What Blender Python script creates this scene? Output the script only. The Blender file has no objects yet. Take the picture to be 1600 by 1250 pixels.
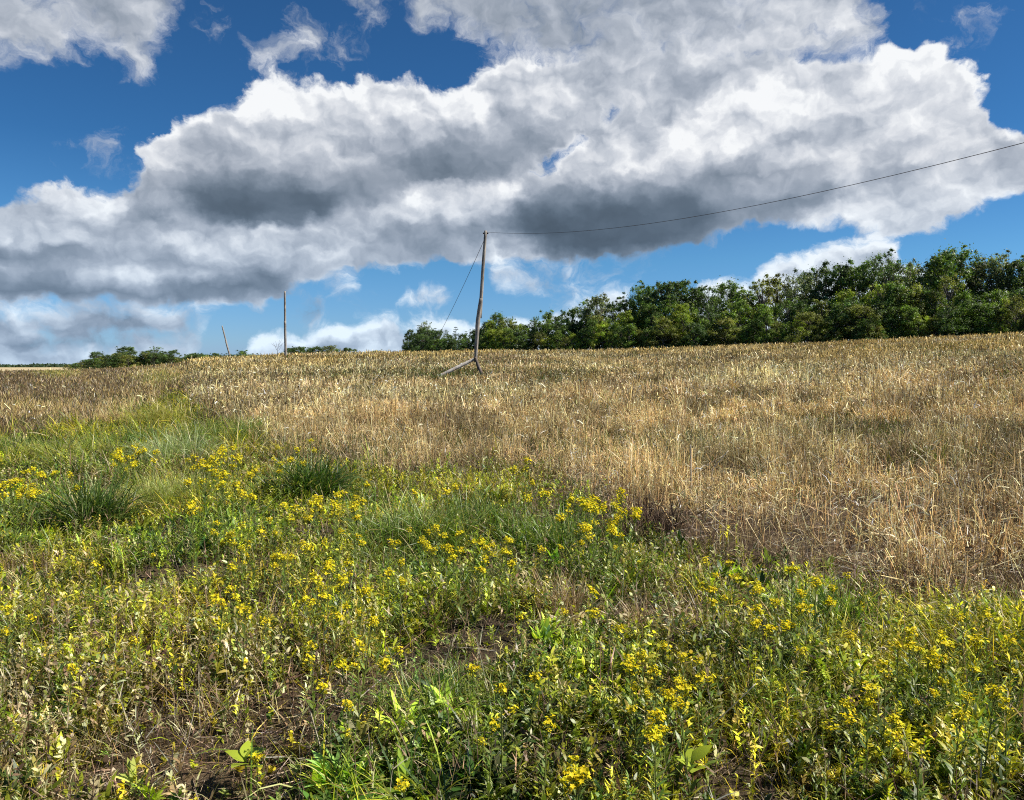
import bpy, math, random
import numpy as np
R = math.radians
rng = np.random.default_rng(11)
random.seed(5)
SC = bpy.context.scene
COL = SC.collection

# ------------------------------------------------------------------ camera
F = 1254.0                 # focal length in pixels of the 1600 px wide photograph
HY = 572.0                 # row of the eye-level horizon
PITCH = math.atan((625 - HY) / F)
CAM_Z = 1.6
cam = bpy.data.cameras.new('camera')
cam.sensor_width = 36.0
cam.lens = 36.0 * F / 1600.0
cam.clip_start = 0.05
cam.clip_end = 9000
camo = bpy.data.objects.new('camera', cam)
COL.objects.link(camo)
camo.location = (0, 0, CAM_Z)
camo.rotation_euler = (math.pi / 2 - PITCH, 0, 0)
SC.camera = camo

# ------------------------------------------------------------------ sun, sky
SUN_EL, SUN_AZ = R(45), R(93)          # azimuth is clockwise from +Y (the view direction)
sun = bpy.data.lights.new('sun', 'SUN')
sun.energy = 5.0
sun.angle = R(0.53)
sun.color = (1.0, 0.945, 0.85)
suno = bpy.data.objects.new('sun', sun)
COL.objects.link(suno)
suno.rotation_euler = (math.pi / 2 - SUN_EL, 0, -SUN_AZ + math.pi)
suno.rotation_euler = (math.pi / 2 - SUN_EL, 0, math.pi - SUN_AZ)

SC.view_settings.view_transform = 'Standard'
SC.view_settings.look = 'None'
SC.view_settings.exposure = 0.68
SC.view_settings.gamma = 1.0
SC.view_settings.use_curve_mapping = False
SC.render.resolution_x, SC.render.resolution_y = 1024, 800
SC.cycles.max_bounces = 5
SC.cycles.diffuse_bounces = 2
SC.cycles.glossy_bounces = 2
SC.cycles.transmission_bounces = 3
SC.cycles.transparent_max_bounces = 6
SC.cycles.caustics_reflective = False
SC.cycles.caustics_refractive = False
SC.cycles.use_adaptive_sampling = True
SC.cycles.adaptive_threshold = 0.015
SC.cycles.use_denoising = False
SC.cycles.filter_width = 1.1

world = bpy.data.worlds.new('World')
SC.world = world
world.use_nodes = True


class NT:
    """tiny helper for writing node trees"""
    def __init__(self, tree):
        self.t = tree
        tree.nodes.clear()

    def n(self, kind, **kw):
        nd = self.t.nodes.new(kind)
        for k, v in kw.items():
            setattr(nd, k, v)
        return nd

    def set(self, nd, idx, v):
        if v is None:
            return
        if isinstance(v, bpy.types.NodeSocket):
            self.t.links.new(v, nd.inputs[idx])
        else:
            nd.inputs[idx].default_value = v

    def m(self, op, a, b=None, c=None, clamp=False):
        nd = self.n('ShaderNodeMath', operation=op, use_clamp=clamp)
        self.set(nd, 0, a); self.set(nd, 1, b); self.set(nd, 2, c)
        return nd.outputs[0]

    def vm(self, op, a, b=None, c=None):
        nd = self.n('ShaderNodeVectorMath', operation=op)
        self.set(nd, 0, a); self.set(nd, 1, b); self.set(nd, 2, c)
        return nd.outputs[0]

    def noise(self, vec, scale, detail=4, rough=0.5, dist=0.0, color=False, typ='FBM', lac=2.0, dim='3D'):
        nd = self.n('ShaderNodeTexNoise')
        nd.noise_type = typ
        nd.noise_dimensions = dim
        self.set(nd, 'Vector', vec)
        nd.inputs['Scale'].default_value = scale
        nd.inputs['Detail'].default_value = detail
        nd.inputs['Roughness'].default_value = rough
        nd.inputs['Lacunarity'].default_value = lac
        nd.inputs['Distortion'].default_value = dist
        return nd.outputs['Color' if color else 'Fac']

    def voro(self, vec, scale, detail=3, rough=0.5, smooth=0.6):
        nd = self.n('ShaderNodeTexVoronoi')
        nd.feature = 'SMOOTH_F1'
        nd.voronoi_dimensions = '2D'
        nd.normalize = True
        self.set(nd, 'Vector', vec)
        nd.inputs['Scale'].default_value = scale
        nd.inputs['Detail'].default_value = detail
        nd.inputs['Roughness'].default_value = rough
        nd.inputs['Smoothness'].default_value = smooth
        return nd.outputs['Distance']

    def maprange(self, v, a, b, c=0.0, d=1.0, interp='SMOOTHSTEP'):
        nd = self.n('ShaderNodeMapRange', interpolation_type=interp)
        for i, x in enumerate((v, a, b, c, d)):
            self.set(nd, i, x)
        return nd.outputs[0]

    def mix(self, f, a, b):
        nd = self.n('ShaderNodeMix', data_type='RGBA')
        self.set(nd, 0, f); self.set(nd, 6, a); self.set(nd, 7, b)
        return nd.outputs[2]

    def ramp(self, f, stops, interp='LINEAR'):
        nd = self.n('ShaderNodeValToRGB')
        r = nd.color_ramp
        r.interpolation = interp
        while len(r.elements) < len(stops):
            r.elements.new(0.5)
        for e, (p, c) in zip(r.elements, stops):
            e.position = p
            e.color = (*c, 1)
        self.set(nd, 0, f)
        return nd.outputs[0]


def sky_dir(X, Y):
    """photo pixel -> (azimuth, elevation) of the ray"""
    x = (X - 800.0); y = F; z = (625.0 - Y)
    c, s = math.cos(-PITCH), math.sin(-PITCH)
    yy = y * c - z * s
    zz = y * s + z * c
    return np.arctan2(x, yy), np.arctan2(zz, np.hypot(x, yy))


def sdf(poly, PX, PY):
    """signed distance in pixels to a polygon, positive inside"""
    p = np.array(poly, float)
    d = np.full(PX.shape, 1e9)
    inside = np.zeros(PX.shape, bool)
    for i in range(len(p)):
        ax, ay = p[i]; bx, by = p[(i + 1) % len(p)]
        ex, ey = bx - ax, by - ay
        t = np.clip(((PX - ax) * ex + (PY - ay) * ey) / (ex * ex + ey * ey + 1e-9), 0, 1)
        d = np.minimum(d, np.hypot(PX - ax - t * ex, PY - ay - t * ey))
        cond = ((ay > PY) != (by > PY)) & (PX < (bx - ax) * (PY - ay) / (by - ay + 1e-12) + ax)
        inside ^= cond
    return np.where(inside, d, -d)


# ---- where the clouds stand in the sky (coverage outline, tone, softness)
CLOUDS = [  # (outline, softness 0 crisp .. 1 wispy, strength)
    ([(-900, 95), (60, 90), (130, 100), (180, 120), (225, 130), (262, 105), (272, 80), (258, 50), (285, 20), (300, -20), (310, -400), (-900, -400)], .75, 1),
    ([(400, 115), (392, 80), (440, 60), (450, 15), (500, 5), (520, 40), (552, 70), (555, 95), (500, 104), (440, 96)], 1, .5),
    ([(515, -60), (525, 10), (570, 45), (600, 30), (625, 0), (600, -60)], 1, .7),
    ([(315, 10), (330, 0), (348, 30), (345, 66), (325, 50)], 1, .5),
    ([(640, -400), (632, 10), (662, 66), (720, 52), (800, 85), (900, 95), (1000, 120), (1150, 120), (1240, 105), (1300, 100), (1385, 75), (1400, 30), (1370, -10), (1350, -400)], .65, 1),
    ([(1402, 34), (1430, 5), (1480, -15), (1478, 18), (1440, 26)], 1, .6),
    ([(1468, 78), (1500, 45), (1530, 10), (1570, -10), (1560, 28), (1530, 50), (1545, 66), (1500, 75)], 1, .6),
    # the two great cumulus masses
    ([(-900, 330), (-900, 478), (0, 474), (60, 480), (160, 472), (230, 486), (290, 478), (345, 486), (400, 490), (430, 474), (470, 446), (560, 428), (640, 424), (700, 416), (780, 412), (860, 420), (960, 412), (1060, 400),
      (1180, 362), (1320, 357), (1400, 384), (1470, 362), (1530, 330), (1600, 302), (1900, 260), (1900, 195), (1600, 200), (1556, 180), (1530, 160), (1549, 128), (1532, 90), (1480, 96), (1450, 68),
      (1405, 64), (1360, 92), (1240, 80), (950, 58), (900, 76), (850, 88), (822, 70), (780, 74), (742, 94), (725, 128), (690, 138), (650, 128), (610, 122), (572, 110), (530, 124), (470, 124), (430, 116),
      (380, 134), (355, 163), (322, 180), (290, 180), (245, 214), (216, 240), (200, 276), (160, 290), (110, 277), (60, 292), (0, 316)], .1, 1),
    ([(-900, 468), (300, 474), (330, 500), (312, 545), (290, 640), (-900, 640)], .40, 1),
    ([(215, 512), (228, 486), (255, 478), (285, 484), (300, 504), (270, 516)], .2, 1),
    ([(760, 405), (960, 405), (1050, 405), (985, 440), (930, 462), (880, 484), (830, 480), (780, 448)], .62, .8),
    ([(40, 500), (60, 476), (95, 486), (100, 515), (60, 520)], .3, 1),
    ([(-20, 575), (40, 556), (130, 558), (220, 548), (300, 552), (300, 640), (-20, 640)], .2, 1),
    # low cumulus on the horizon
    ([(365, 640), (372, 545), (402, 516), (440, 511), (470, 522), (512, 510), (560, 496), (610, 489), (640, 506), (700, 489), (735, 496), (760, 508), (800, 490), (850, 484), (900, 466), (935, 454), (985, 440), (1020, 640)], .15, 1),
    ([(1040, 640), (1060, 470), (1095, 442), (1150, 440), (1178, 446), (1198, 416), (1232, 401), (1272, 390), (1320, 380), (1376, 370), (1398, 388), (1420, 410), (1450, 412), (1480, 440), (1900, 450), (1900, 640)], .1, 1),
    ([(508, 468), (522, 442), (556, 438), (572, 456), (545, 474)], .3, 1),
    ([(618, 480), (632, 456), (668, 442), (698, 446), (704, 474), (660, 486)], .3, 1),
    ([(442, 508), (458, 462), (505, 458), (518, 480), (496, 508)], .7, 1),
    ([(545, 498), (572, 454), (606, 462), (618, 490)], .7, 1),
    ([(90, 240), (150, 222), (185, 215), (180, 228), (120, 245)], 1, .3),
    ([(145, 258), (170, 238), (200, 240), (190, 262)], 1, .45),
]
HOLES = [([(285, 500), (300, 484), (330, 478), (350, 490), (320, 506), (300, 520)], 10), ([(235, 530), (270, 524), (300, 534), (250, 542)], 7), ([(20, 528), (70, 524), (110, 530), (60, 536)], 5), ([(700, 440), (760, 452), (800, 470), (760, 480), (715, 470)], 14), ([(600, 478), (640, 486), (700, 482), (760, 490), (690, 488), (620, 492)], 8),
         ([(60, 548), (120, 538), (200, 542), (120, 550)], 6), ([(296, 548), (320, 515), (350, 496), (385, 500), (376, 540), (340, 556)], 14), ([(0, 476), (50, 470), (60, 478), (0, 484)], 3), ([(140, 525), (220, 515), (290, 525), (220, 535)], 6), ([(180, 478), (215, 474), (222, 486), (190, 490)], 4),
         ([(838, 268), (852, 246), (880, 226), (905, 216), (892, 238), (862, 262)], 14),
         ([(925, 180), (935, 162), (955, 168), (940, 186)], 8),
         ([(1040, 420), (1060, 395), (1180, 370), (1330, 360), (1380, 362), (1300, 372), (1230, 388), (1190, 405), (1160, 436), (1090, 436), (1050, 440)], 20),
         ([(1500, 410), (1480, 375), (1540, 335), (1640, 310), (1640, 380), (1560, 398)], 20),
         ([(860, 452), (880, 440), (930, 432), (975, 420), (940, 450), (905, 462)], 16)]
TONES = [  # (outline, tone, edge width)
    ([(-900, -400), (1900, -400), (1900, 640), (-900, 640)], .66, 20),
    ([(-900, -400), (300, -400), (300, 20), (180, 30), (-900, 40)], .62, 60),
    ([(130, 30), (250, 20), (270, 90), (220, 130), (130, 100)], .76, 40),
    ([(700, -400), (1100, -400), (1000, 30), (980, 75), (880, 70), (760, 50), (700, 20)], .60, 50),
    ([(1040, 20), (1180, 5), (1360, 10), (1340, 60), (1200, 80), (1080, 90)], .80, 50),
    # left mass
    ([(355, 165), (375, 130), (430, 112), (480, 120), (570, 105), (640, 122), (720, 130), (745, 88), (800, 66), (855, 85), (840, 130), (760, 175), (700, 190), (600, 200), (480, 180), (420, 200), (365, 195)], .97, 45),
    ([(215, 240), (290, 175), (355, 160), (380, 190), (340, 230), (260, 260)], .85, 40),
    ([(740, 130), (790, 115), (850, 110), (845, 130), (790, 150), (745, 150)], .60, 22),
    ([(860, 90), (960, 80), (1040, 130), (1000, 220), (900, 230), (840, 200), (840, 130)], .78, 45),
    ([(380, 220), (480, 205), (600, 215), (620, 260), (500, 280), (400, 270)], .68, 40),
    ([(215, 270), (300, 250), (420, 270), (560, 260), (700, 215), (810, 205), (850, 240), (760, 280), (640, 300), (560, 330), (450, 360), (350, 350), (260, 310)], .52, 40),
    ([(260, 300), (330, 285), (450, 290), (540, 300), (530, 335), (470, 358), (380, 352), (300, 335)], .39, 34),
    ([(630, 240), (700, 225), (800, 225), (790, 265), (700, 280), (640, 275)], .50, 30),
    # lower left tier
    ([(40, 300), (110, 276), (170, 292), (190, 320), (150, 335), (90, 320)], .90, 30),
    ([(-900, 320), (40, 315), (140, 340), (180, 380), (60, 385), (-900, 380)], .66, 40),
    ([(170, 320), (240, 330), (330, 350), (320, 372), (220, 365)], .52, 24),
    ([(-900, 382), (100, 384), (220, 392), (200, 412), (60, 412), (-900, 410)], .50, 24),
    ([(230, 370), (300, 360), (420, 370), (560, 360), (640, 300), (740, 290), (810, 290), (820, 320), (740, 350), (640, 375), (560, 400), (400, 405), (260, 400)], .75, 34),
    ([(600, 340), (700, 350), (770, 345), (780, 380), (700, 412), (600, 415), (560, 400)], .57, 34),
    ([(-900, 420), (60, 434), (200, 444), (400, 432), (480, 420), (440, 448), (360, 466), (200, 468), (60, 466), (-900, 464)], .45, 26),
    ([(420, 400), (560, 395), (680, 405), (640, 425), (520, 430), (440, 425)], .60, 20),
    ([(110, 430), (150, 425), (160, 442), (115, 446)], .66, 14),
    ([(-900, 478), (60, 478), (300, 488), (320, 540), (260, 555), (-900, 550)], .60, 16),
    ([(225, 500), (245, 485), (280, 488), (295, 505), (260, 515)], .86, 16),
    ([(20, 500), (60, 480), (95, 490), (90, 520), (40, 520)], .66, 16),
    ([(-900, 555), (120, 552), (230, 545), (300, 545), (300, 600), (-900, 600)], .78, 16),
    ([(330, 490), (420, 484), (430, 470), (400, 505), (350, 505)], .50, 12),
    # right mass
    ([(960, 300), (1030, 230), (1080, 180), (1150, 140), (1260, 110), (1360, 95), (1400, 58), (1450, 62), (1480, 90), (1532, 84), (1555, 130), (1530, 170), (1600, 205), (1560, 240), (1440, 250), (1300, 250), (1180, 260), (1090, 270), (1040, 290)], .90, 50),
    ([(1020, 200), (1120, 140), (1240, 115), (1330, 110), (1390, 120), (1360, 160), (1240, 160), (1130, 200), (1090, 250)], 1.0, 36),
    ([(1350, 100), (1400, 60), (1450, 64), (1480, 96), (1440, 130), (1370, 130)], 1.0, 30),
    ([(1495, 100), (1532, 86), (1552, 125), (1535, 160), (1500, 150)], .97, 24),
    ([(1120, 200), (1240, 170), (1400, 175), (1470, 200), (1380, 235), (1230, 235)], .80, 40),
    ([(870, 240), (930, 215), (990, 235), (985, 280), (920, 290), (860, 275)], .84, 34),
    ([(800, 320), (850, 285), (960, 280), (1060, 270), (1200, 250), (1300, 255), (1340, 290), (1240, 340), (1160, 372), (1020, 402), (900, 406), (820, 390), (780, 360)], .50, 46),
    ([(815, 330), (900, 318), (1000, 300), (1080, 300), (1130, 330), (1100, 370), (1000, 395), (900, 400), (830, 385), (800, 360)], .37, 44),
    ([(1290, 270), (1440, 260), (1560, 250), (1600, 250), (1600, 300), (1480, 350), (1400, 380), (1320, 345)], .72, 50),
    ([(1420, 310), (1480, 300), (1560, 280), (1500, 330), (1440, 345)], .82, 24),
    ([(760, 385), (840, 390), (840, 410), (780, 420)], .74, 22),
    ([(840, 405), (1000, 408), (960, 450), (900, 480), (840, 470), (780, 440)], .64, 20),
    ([(0, 345), (60, 335), (150, 350), (160, 372), (60, 372), (0, 370)], .76, 14),
    ([(215, 345), (300, 350), (330, 372), (290, 392), (230, 380)], .80, 14),
    ([(350, 372), (420, 352), (470, 365), (440, 392), (370, 395)], .82, 16),
    ([(480, 350), (560, 335), (620, 350), (560, 372), (490, 372)], .72, 16),
    ([(620, 300), (700, 288), (790, 285), (812, 300), (740, 315), (650, 325)], .88, 14),
    ([(1280, 120), (1330, 115), (1350, 135), (1300, 150)], .84, 14),
    ([(1430, 100), (1470, 105), (1480, 130), (1440, 135)], .86, 14),
    ([(1340, 215), (1440, 205), (1500, 225), (1440, 250), (1350, 245)], .74, 20),
    ([(1500, 200), (1560, 195), (1600, 215), (1560, 235)], .78, 16),
    ([(660, 335), (720, 325), (760, 335), (700, 350)], .78, 12),
    ([(100, 400), (230, 395), (330, 402), (300, 420), (140, 420)], .62, 12),
    ([(0, 415), (80, 410), (140, 420), (120, 436), (20, 436)], .60, 12),
    ([(0, 480), (40, 476), (95, 492), (90, 520), (40, 525), (0, 520)], .72, 12),
    ([(100, 490), (190, 480), (220, 500), (180, 520), (110, 520)], .64, 12),
    ([(0, 535), (100, 530), (220, 535), (220, 548), (0, 548)], .50, 8),
    ([(120, 548), (200, 540), (300, 548), (300, 560), (120, 560)], .80, 8),
    ([(385, 215), (430, 190), (520, 195), (560, 215), (500, 232), (410, 240)], .78, 16),
    ([(560, 150), (640, 140), (700, 160), (660, 185), (580, 185)], .90, 16),
    ([(300, 205), (345, 180), (370, 200), (350, 240), (310, 245)], .74, 16),
    ([(880, 110), (960, 100), (1000, 130), (950, 160), (890, 150)], .70, 20),
    ([(1080, 215), (1160, 190), (1230, 180), (1250, 200), (1160, 230), (1090, 240)], .95, 16),
    ([(1230, 190), (1330, 180), (1380, 195), (1330, 215), (1240, 212)], .72, 16),
    ([(1400, 150), (1470, 140), (1500, 165), (1460, 185), (1400, 178)], .86, 16),
    ([(900, 250), (950, 235), (985, 255), (960, 285), (910, 280)], .76, 12),
    ([(1150, 275), (1230, 262), (1290, 275), (1250, 300), (1170, 310)], .60, 16),
    # horizon cumulus
    ([(365, 640), (372, 545), (402, 516), (440, 511), (470, 522), (512, 510), (560, 496), (610, 489), (640, 506), (700, 489), (735, 496), (760, 508), (800, 490), (850, 484), (900, 466), (935, 454), (985, 440), (1020, 640)], .90, 8),
    ([(375, 550), (440, 530), (480, 545), (540, 525), (640, 535), (700, 520), (620, 560), (375, 575)], .74, 16),
    ([(470, 546), (500, 520), (560, 505), (600, 495), (620, 510), (560, 525)], .97, 12),
    ([(455, 500), (470, 470), (500, 466), (506, 480), (490, 500)], .52, 10),
    ([(560, 490), (575, 462), (600, 470), (606, 486)], .52, 10),
    ([(515, 462), (530, 446), (556, 444), (562, 456), (540, 468)], .80, 10),
    ([(628, 474), (640, 462), (668, 450), (690, 452), (694, 470), (660, 478)], .80, 10),
    ([(1040, 640), (1060, 470), (1095, 440), (1178, 440), (1196, 410), (1232, 395), (1272, 384), (1320, 374), (1380, 366), (1404, 386), (1470, 415), (1600, 400), (1600, 640)], .97, 8),
    ([(1220, 430), (1290, 415), (1360, 400), (1400, 400), (1400, 440), (1220, 445)], .82, 20),
]
GS = 10.0
gx = np.arange(-260, 1861, GS)
gy = np.arange(-160, 641, GS)
PX, PY = np.meshgrid(gx, gy)
cov = np.full(PX.shape, -1.0)
soft = np.full(PX.shape, 0.5)
for poly, sf, st in CLOUDS:
    d = np.clip(sdf(poly, PX, PY) / 40.0, -1, 1)
    d = np.where(d > 0, d * st, d)
    near = d > np.maximum(cov, -.7)
    soft = np.where(near, sf, soft)
    cov = np.maximum(cov, d)
for poly, w in HOLES:
    d = sdf(poly, PX, PY)
    cov = np.where(d > -w, np.minimum(cov, -(d + w) / 40.0 + .55), cov)
tone = np.full(PX.shape, .62)
for poly, tv, ew in TONES:
    a = np.clip(sdf(poly, PX, PY) / ew + .5, 0, 1)
    a = a * a * (3 - 2 * a)
    tone = tone * (1 - a) + tv * a

world.cycles.sampling_method = 'MANUAL'
world.cycles.sample_map_resolution = 256
w = NT(world.node_tree)
tc = w.n('ShaderNodeTexCoord').outputs['Generated']
sx = w.n('ShaderNodeSeparateXYZ'); w.set(sx, 0, tc)
AZ = w.m('ARCTAN2', sx.outputs[0], sx.outputs[1])
EL = w.m('ARCSINE', sx.outputs[2])
azel = w.n('ShaderNodeCombineXYZ'); w.set(azel, 0, AZ); w.set(azel, 1, EL)
P0 = azel.outputs[0]
PN = w.vm('MULTIPLY', P0, (1.0, 1.2, 1.0))
# domain warp: broad swirls plus puffs
w1 = w.vm('SUBTRACT', w.noise(PN, 7.0, 3, .5, color=True, dim='2D'), (0.5, 0.5, 0.5))
w2 = w.vm('SUBTRACT', w.noise(PN, 26.0, 6, .54, color=True, dim='2D'), (0.5, 0.5, 0.5))
warp = w.vm('ADD', w.vm('MULTIPLY', w1, (.034, .024, 0)), w.vm('MULTIPLY', w2, (.046, .038, 0)))
warp = w.vm('SCALE', warp); w.set(warp.node, 'Scale', w.maprange(EL, 0.0, 0.22, 0.35, 1.0, 'LINEAR'))
PW = w.vm('ADD', P0, warp)
sp = w.n('ShaderNodeSeparateXYZ'); w.set(sp, 0, PW)
# table lookup: one curve node per row of elevation
A0, A1 = -0.86, 0.86
az_s = w.maprange(sp.outputs[0], A0, A1, 0, 1, 'LINEAR')
cz = w.n('ShaderNodeCombineXYZ')
for i in range(3):
    w.set(cz, i, az_s)
rowEL = np.linspace(-0.02, 0.55, 52)
npt = 120
azs = np.linspace(A0, A1, npt)
# resample the pixel grids to azimuth/elevation
def px_of(az, el):
    x = np.sin(az) * np.cos(el); y = np.cos(az) * np.cos(el); z = np.sin(el)
    c, s = math.cos(PITCH), math.sin(PITCH)
    yy = y * c - z * s; zz = y * s + z * c
    return 800 + F * x / yy, 625 - F * zz / yy
def bil(g, X, Y):
    fx = np.clip((X - gx[0]) / GS, 0, len(gx) - 1.001); fy = np.clip((Y - gy[0]) / GS, 0, len(gy) - 1.001)
    ix = fx.astype(int); iy = fy.astype(int); tx = fx - ix; ty = fy - iy
    return (g[iy, ix] * (1 - tx) + g[iy, ix + 1] * tx) * (1 - ty) + (g[iy + 1, ix] * (1 - tx) + g[iy + 1, ix + 1] * tx) * ty
acc = None
step = rowEL[1] - rowEL[0]
for k, el in enumerate(rowEL):
    X, Y = px_of(azs, np.full(npt, el))
    rows = [bil(cov, X, Y) * .5 + .5, bil(tone, X, Y), bil(soft, X, Y)]
    cu = w.n('ShaderNodeRGBCurve')
    mp = cu.mapping
    mp.use_clip = True
    for ch in range(3):
        cv = mp.curves[ch]
        pts = cv.points
        for i in range(npt - 2):
            pts.new(.5, .5)
        for i, p in enumerate(pts):
            p.location = (i / (npt - 1), float(np.clip(rows[ch][i], 0, 1)))
            p.handle_type = 'AUTO'
    mp.update()
    w.set(cu, 1, cz.outputs[0])
    if k == 0:
        tent = w.m('SUBTRACT', 1.0, w.m('DIVIDE', w.m('SUBTRACT', sp.outputs[1], float(el)), step), clamp=True)
    elif k == len(rowEL) - 1:
        tent = w.m('ADD', 1.0, w.m('DIVIDE', w.m('SUBTRACT', sp.outputs[1], float(el)), step), clamp=True)
    else:
        tent = w.m('SUBTRACT', 1.0, w.m('ABSOLUTE', w.m('DIVIDE', w.m('SUBTRACT', sp.outputs[1], float(el)), step)), clamp=True)
    t = w.vm('SCALE', cu.outputs[0]); w.set(t.node, 'Scale', tent)
    acc = t if acc is None else w.vm('ADD', acc, t)
sa = w.n('ShaderNodeSeparateXYZ'); w.set(sa, 0, acc)
COVv = w.m('MULTIPLY_ADD', sa.outputs[0], 2.0, -1.0)
# overhead and behind the viewer the sky is mostly open, with scattered clouds
away = w.m('MAXIMUM', w.maprange(w.m('ABSOLUTE', AZ), .80, 1.05), w.maprange(EL, .56, .75))
COVv = w.m('ADD', w.m('MULTIPLY', COVv, w.m('SUBTRACT', 1.0, away)), w.m('MULTIPLY', -.55, away))
TONE = sa.outputs[1]
SOFT = sa.outputs[2]
# puffs: cauliflower relief, lit from the sun side (up and to the right)
def puffs(vec):
    v = w.voro(vec, 22.0, 3.0, .45, .5)
    return w.m('SUBTRACT', 1.0, v)
PP = w.vm('ADD', PN, w.vm('MULTIPLY', w2, (.035, .035, 0)))
pa = puffs(PP)
pb = puffs(w.vm('ADD', PP, (.006, .010, 0)))
relief = w.m('SUBTRACT', pa, pb)
nb = w.noise(PP, 8.0, 8, .50, dim='2D')
nb2 = w.noise(w.vm('ADD', PP, (.010, .020, 0)), 8.0, 8, .50, dim='2D')
big_relief = w.m('SUBTRACT', nb, nb2)
wisp = w.noise(w.vm('MULTIPLY', PW, (1.0, 1.3, 1.0)), 16.0, 9, .66, 0.3, dim='2D')
# coverage
c1 = w.m('ADD', COVv, w.m('MULTIPLY', w.m('SUBTRACT', pa, .74), w.maprange(SOFT, 0, 1, .5, .2, 'LINEAR')))
c2 = w.m('ADD', c1, w.m('MULTIPLY', w.m('SUBTRACT', wisp, .52), w.maprange(SOFT, 0, 1, .7, 3.2, 'LINEAR')))
lo = w.maprange(SOFT, 0, 1, -.04, -.30, 'LINEAR')
hi = w.maprange(SOFT, 0, 1, .22, 1.35, 'LINEAR')
ALPHA = w.maprange(c2, lo, hi)
# tone
TONE = w.maprange(TONE, .36, 1.0, .425, 1.0, 'LINEAR')
TONE = w.m('ADD', TONE, w.m('MULTIPLY', .07, w.m('SUBTRACT', 1.0, w.m('ABSOLUTE', w.m('MULTIPLY_ADD', TONE, 4.0, -2.7)), clamp=True)))
contrast = w.maprange(TONE, .42, .90, .16, .95)
n3a = w.noise(PP, 34.0, 5, .6, dim='2D')
n3b = w.noise(w.vm('ADD', PP, (.003, .006, 0)), 34.0, 5, .6, dim='2D')
def lumps(vec):
    return w.m('SUBTRACT', 1.0, w.voro(vec, 10.5, 2.0, .5, .75))
PL = w.vm('ADD', PN, w.vm('MULTIPLY', w2, (.06, .06, 0)))
lump = w.m('SUBTRACT', lumps(PL), lumps(w.vm('ADD', PL, (.010, .022, 0))))
rl = w.m('ADD', w.m('ADD', w.m('MULTIPLY', relief, .42), w.m('MULTIPLY', big_relief, .50)), w.m('MULTIPLY', w.m('SUBTRACT', n3a, n3b), .16))
rl = w.m('ADD', rl, w.m('MULTIPLY', lump, .46))
tn = w.m('MULTIPLY_ADD', rl, contrast, TONE)
tn = w.m('MULTIPLY_ADD', w.m('SUBTRACT', nb, .5), .10, tn)
rim = w.m('MULTIPLY', w.m('SUBTRACT', 1.0, w.maprange(COVv, .0, .75)), w.maprange(TONE, .55, .85, 0.0, .16))
tn = w.m('ADD', tn, rim)
tn = w.m('MINIMUM', w.m('MAXIMUM', tn, .25), 1.0)
lin = w.m('POWER', tn, 2.2)
tint = w.ramp(tn, [(0.0, (.56, .88, 1.26)), (.45, (.67, .91, 1.22)), (.7, (.83, .94, 1.12)), (.9, (.94, .98, 1.05)), (1.0, (.98, 1.0, 1.02))])
tint = w.vm('MULTIPLY', tint, w.ramp(w.m('MULTIPLY', EL, 4.0), [(0.0, (.84, .99, 1.12)), (.45, (.93, 1.0, 1.06)), (.9, (1, 1, 1))]))
CL = w.vm('SCALE', tint); w.set(CL.node, 'Scale', w.m('MULTIPLY', lin, 8.6))
sky = w.n('ShaderNodeTexSky')
sky.sky_type = 'NISHITA'
sky.sun_disc = False
sky.sun_elevation = SUN_EL
sky.sun_rotation = SUN_AZ
sky.altitude = 300
sky.air_density = 1.0
sky.dust_density = 0.3
sky.ozone_density = 3.0
SKYC = w.vm('MULTIPLY', sky.outputs[0], w.ramp(w.m('MULTIPLY', EL, 2.0), [(0.0, (.46, .66, 1.25)), (.06, (.46, .71, 1.14)), (.25, (.36, .70, .98)), (.5, (.22, .53, .80)), (1.0, (.20, .46, .68))]))
final = w.mix(ALPHA, SKYC, CL)
bg = w.n('ShaderNodeBackground')
w.set(bg, 0, final)
bg.inputs[1].default_value = 0.0688
wo = w.n('ShaderNodeOutputWorld')
w.t.links.new(bg.outputs[0], wo.inputs[0])


# ------------------------------------------------------------------ helpers
def lerp(a, b, t):
    return a + (b - a) * t

def sstep(a, b, x):
    t = np.clip((x - a) / (b - a), 0, 1)
    return t * t * (3 - 2 * t)

_tab = np.random.default_rng(3).random((256, 256))
def vnoise(x, y, s=1.0, octv=4, seed=0, rough=.5):
    """smooth fractal value noise, about 0..1"""
    x = np.asarray(x, float) * s + 17.3 * seed; y = np.asarray(y, float) * s + 41.7 * seed
    out = 0; amp = 1; tot = 0
    for o in range(octv):
        ix = np.floor(x).astype(int); iy = np.floor(y).astype(int)
        fx = x - ix; fy = y - iy
        fx = fx * fx * (3 - 2 * fx); fy = fy * fy * (3 - 2 * fy)
        a = _tab[ix & 255, iy & 255]; b = _tab[(ix + 1) & 255, iy & 255]
        c = _tab[ix & 255, (iy + 1) & 255]; d = _tab[(ix + 1) & 255, (iy + 1) & 255]
        out = out + amp * ((a * (1 - fx) + b * fx) * (1 - fy) + (c * (1 - fx) + d * fx) * fy)
        tot += amp; amp *= rough; x = x * 2.03 + 5.1; y = y * 2.03 + 9.7
    return out / tot

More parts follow.
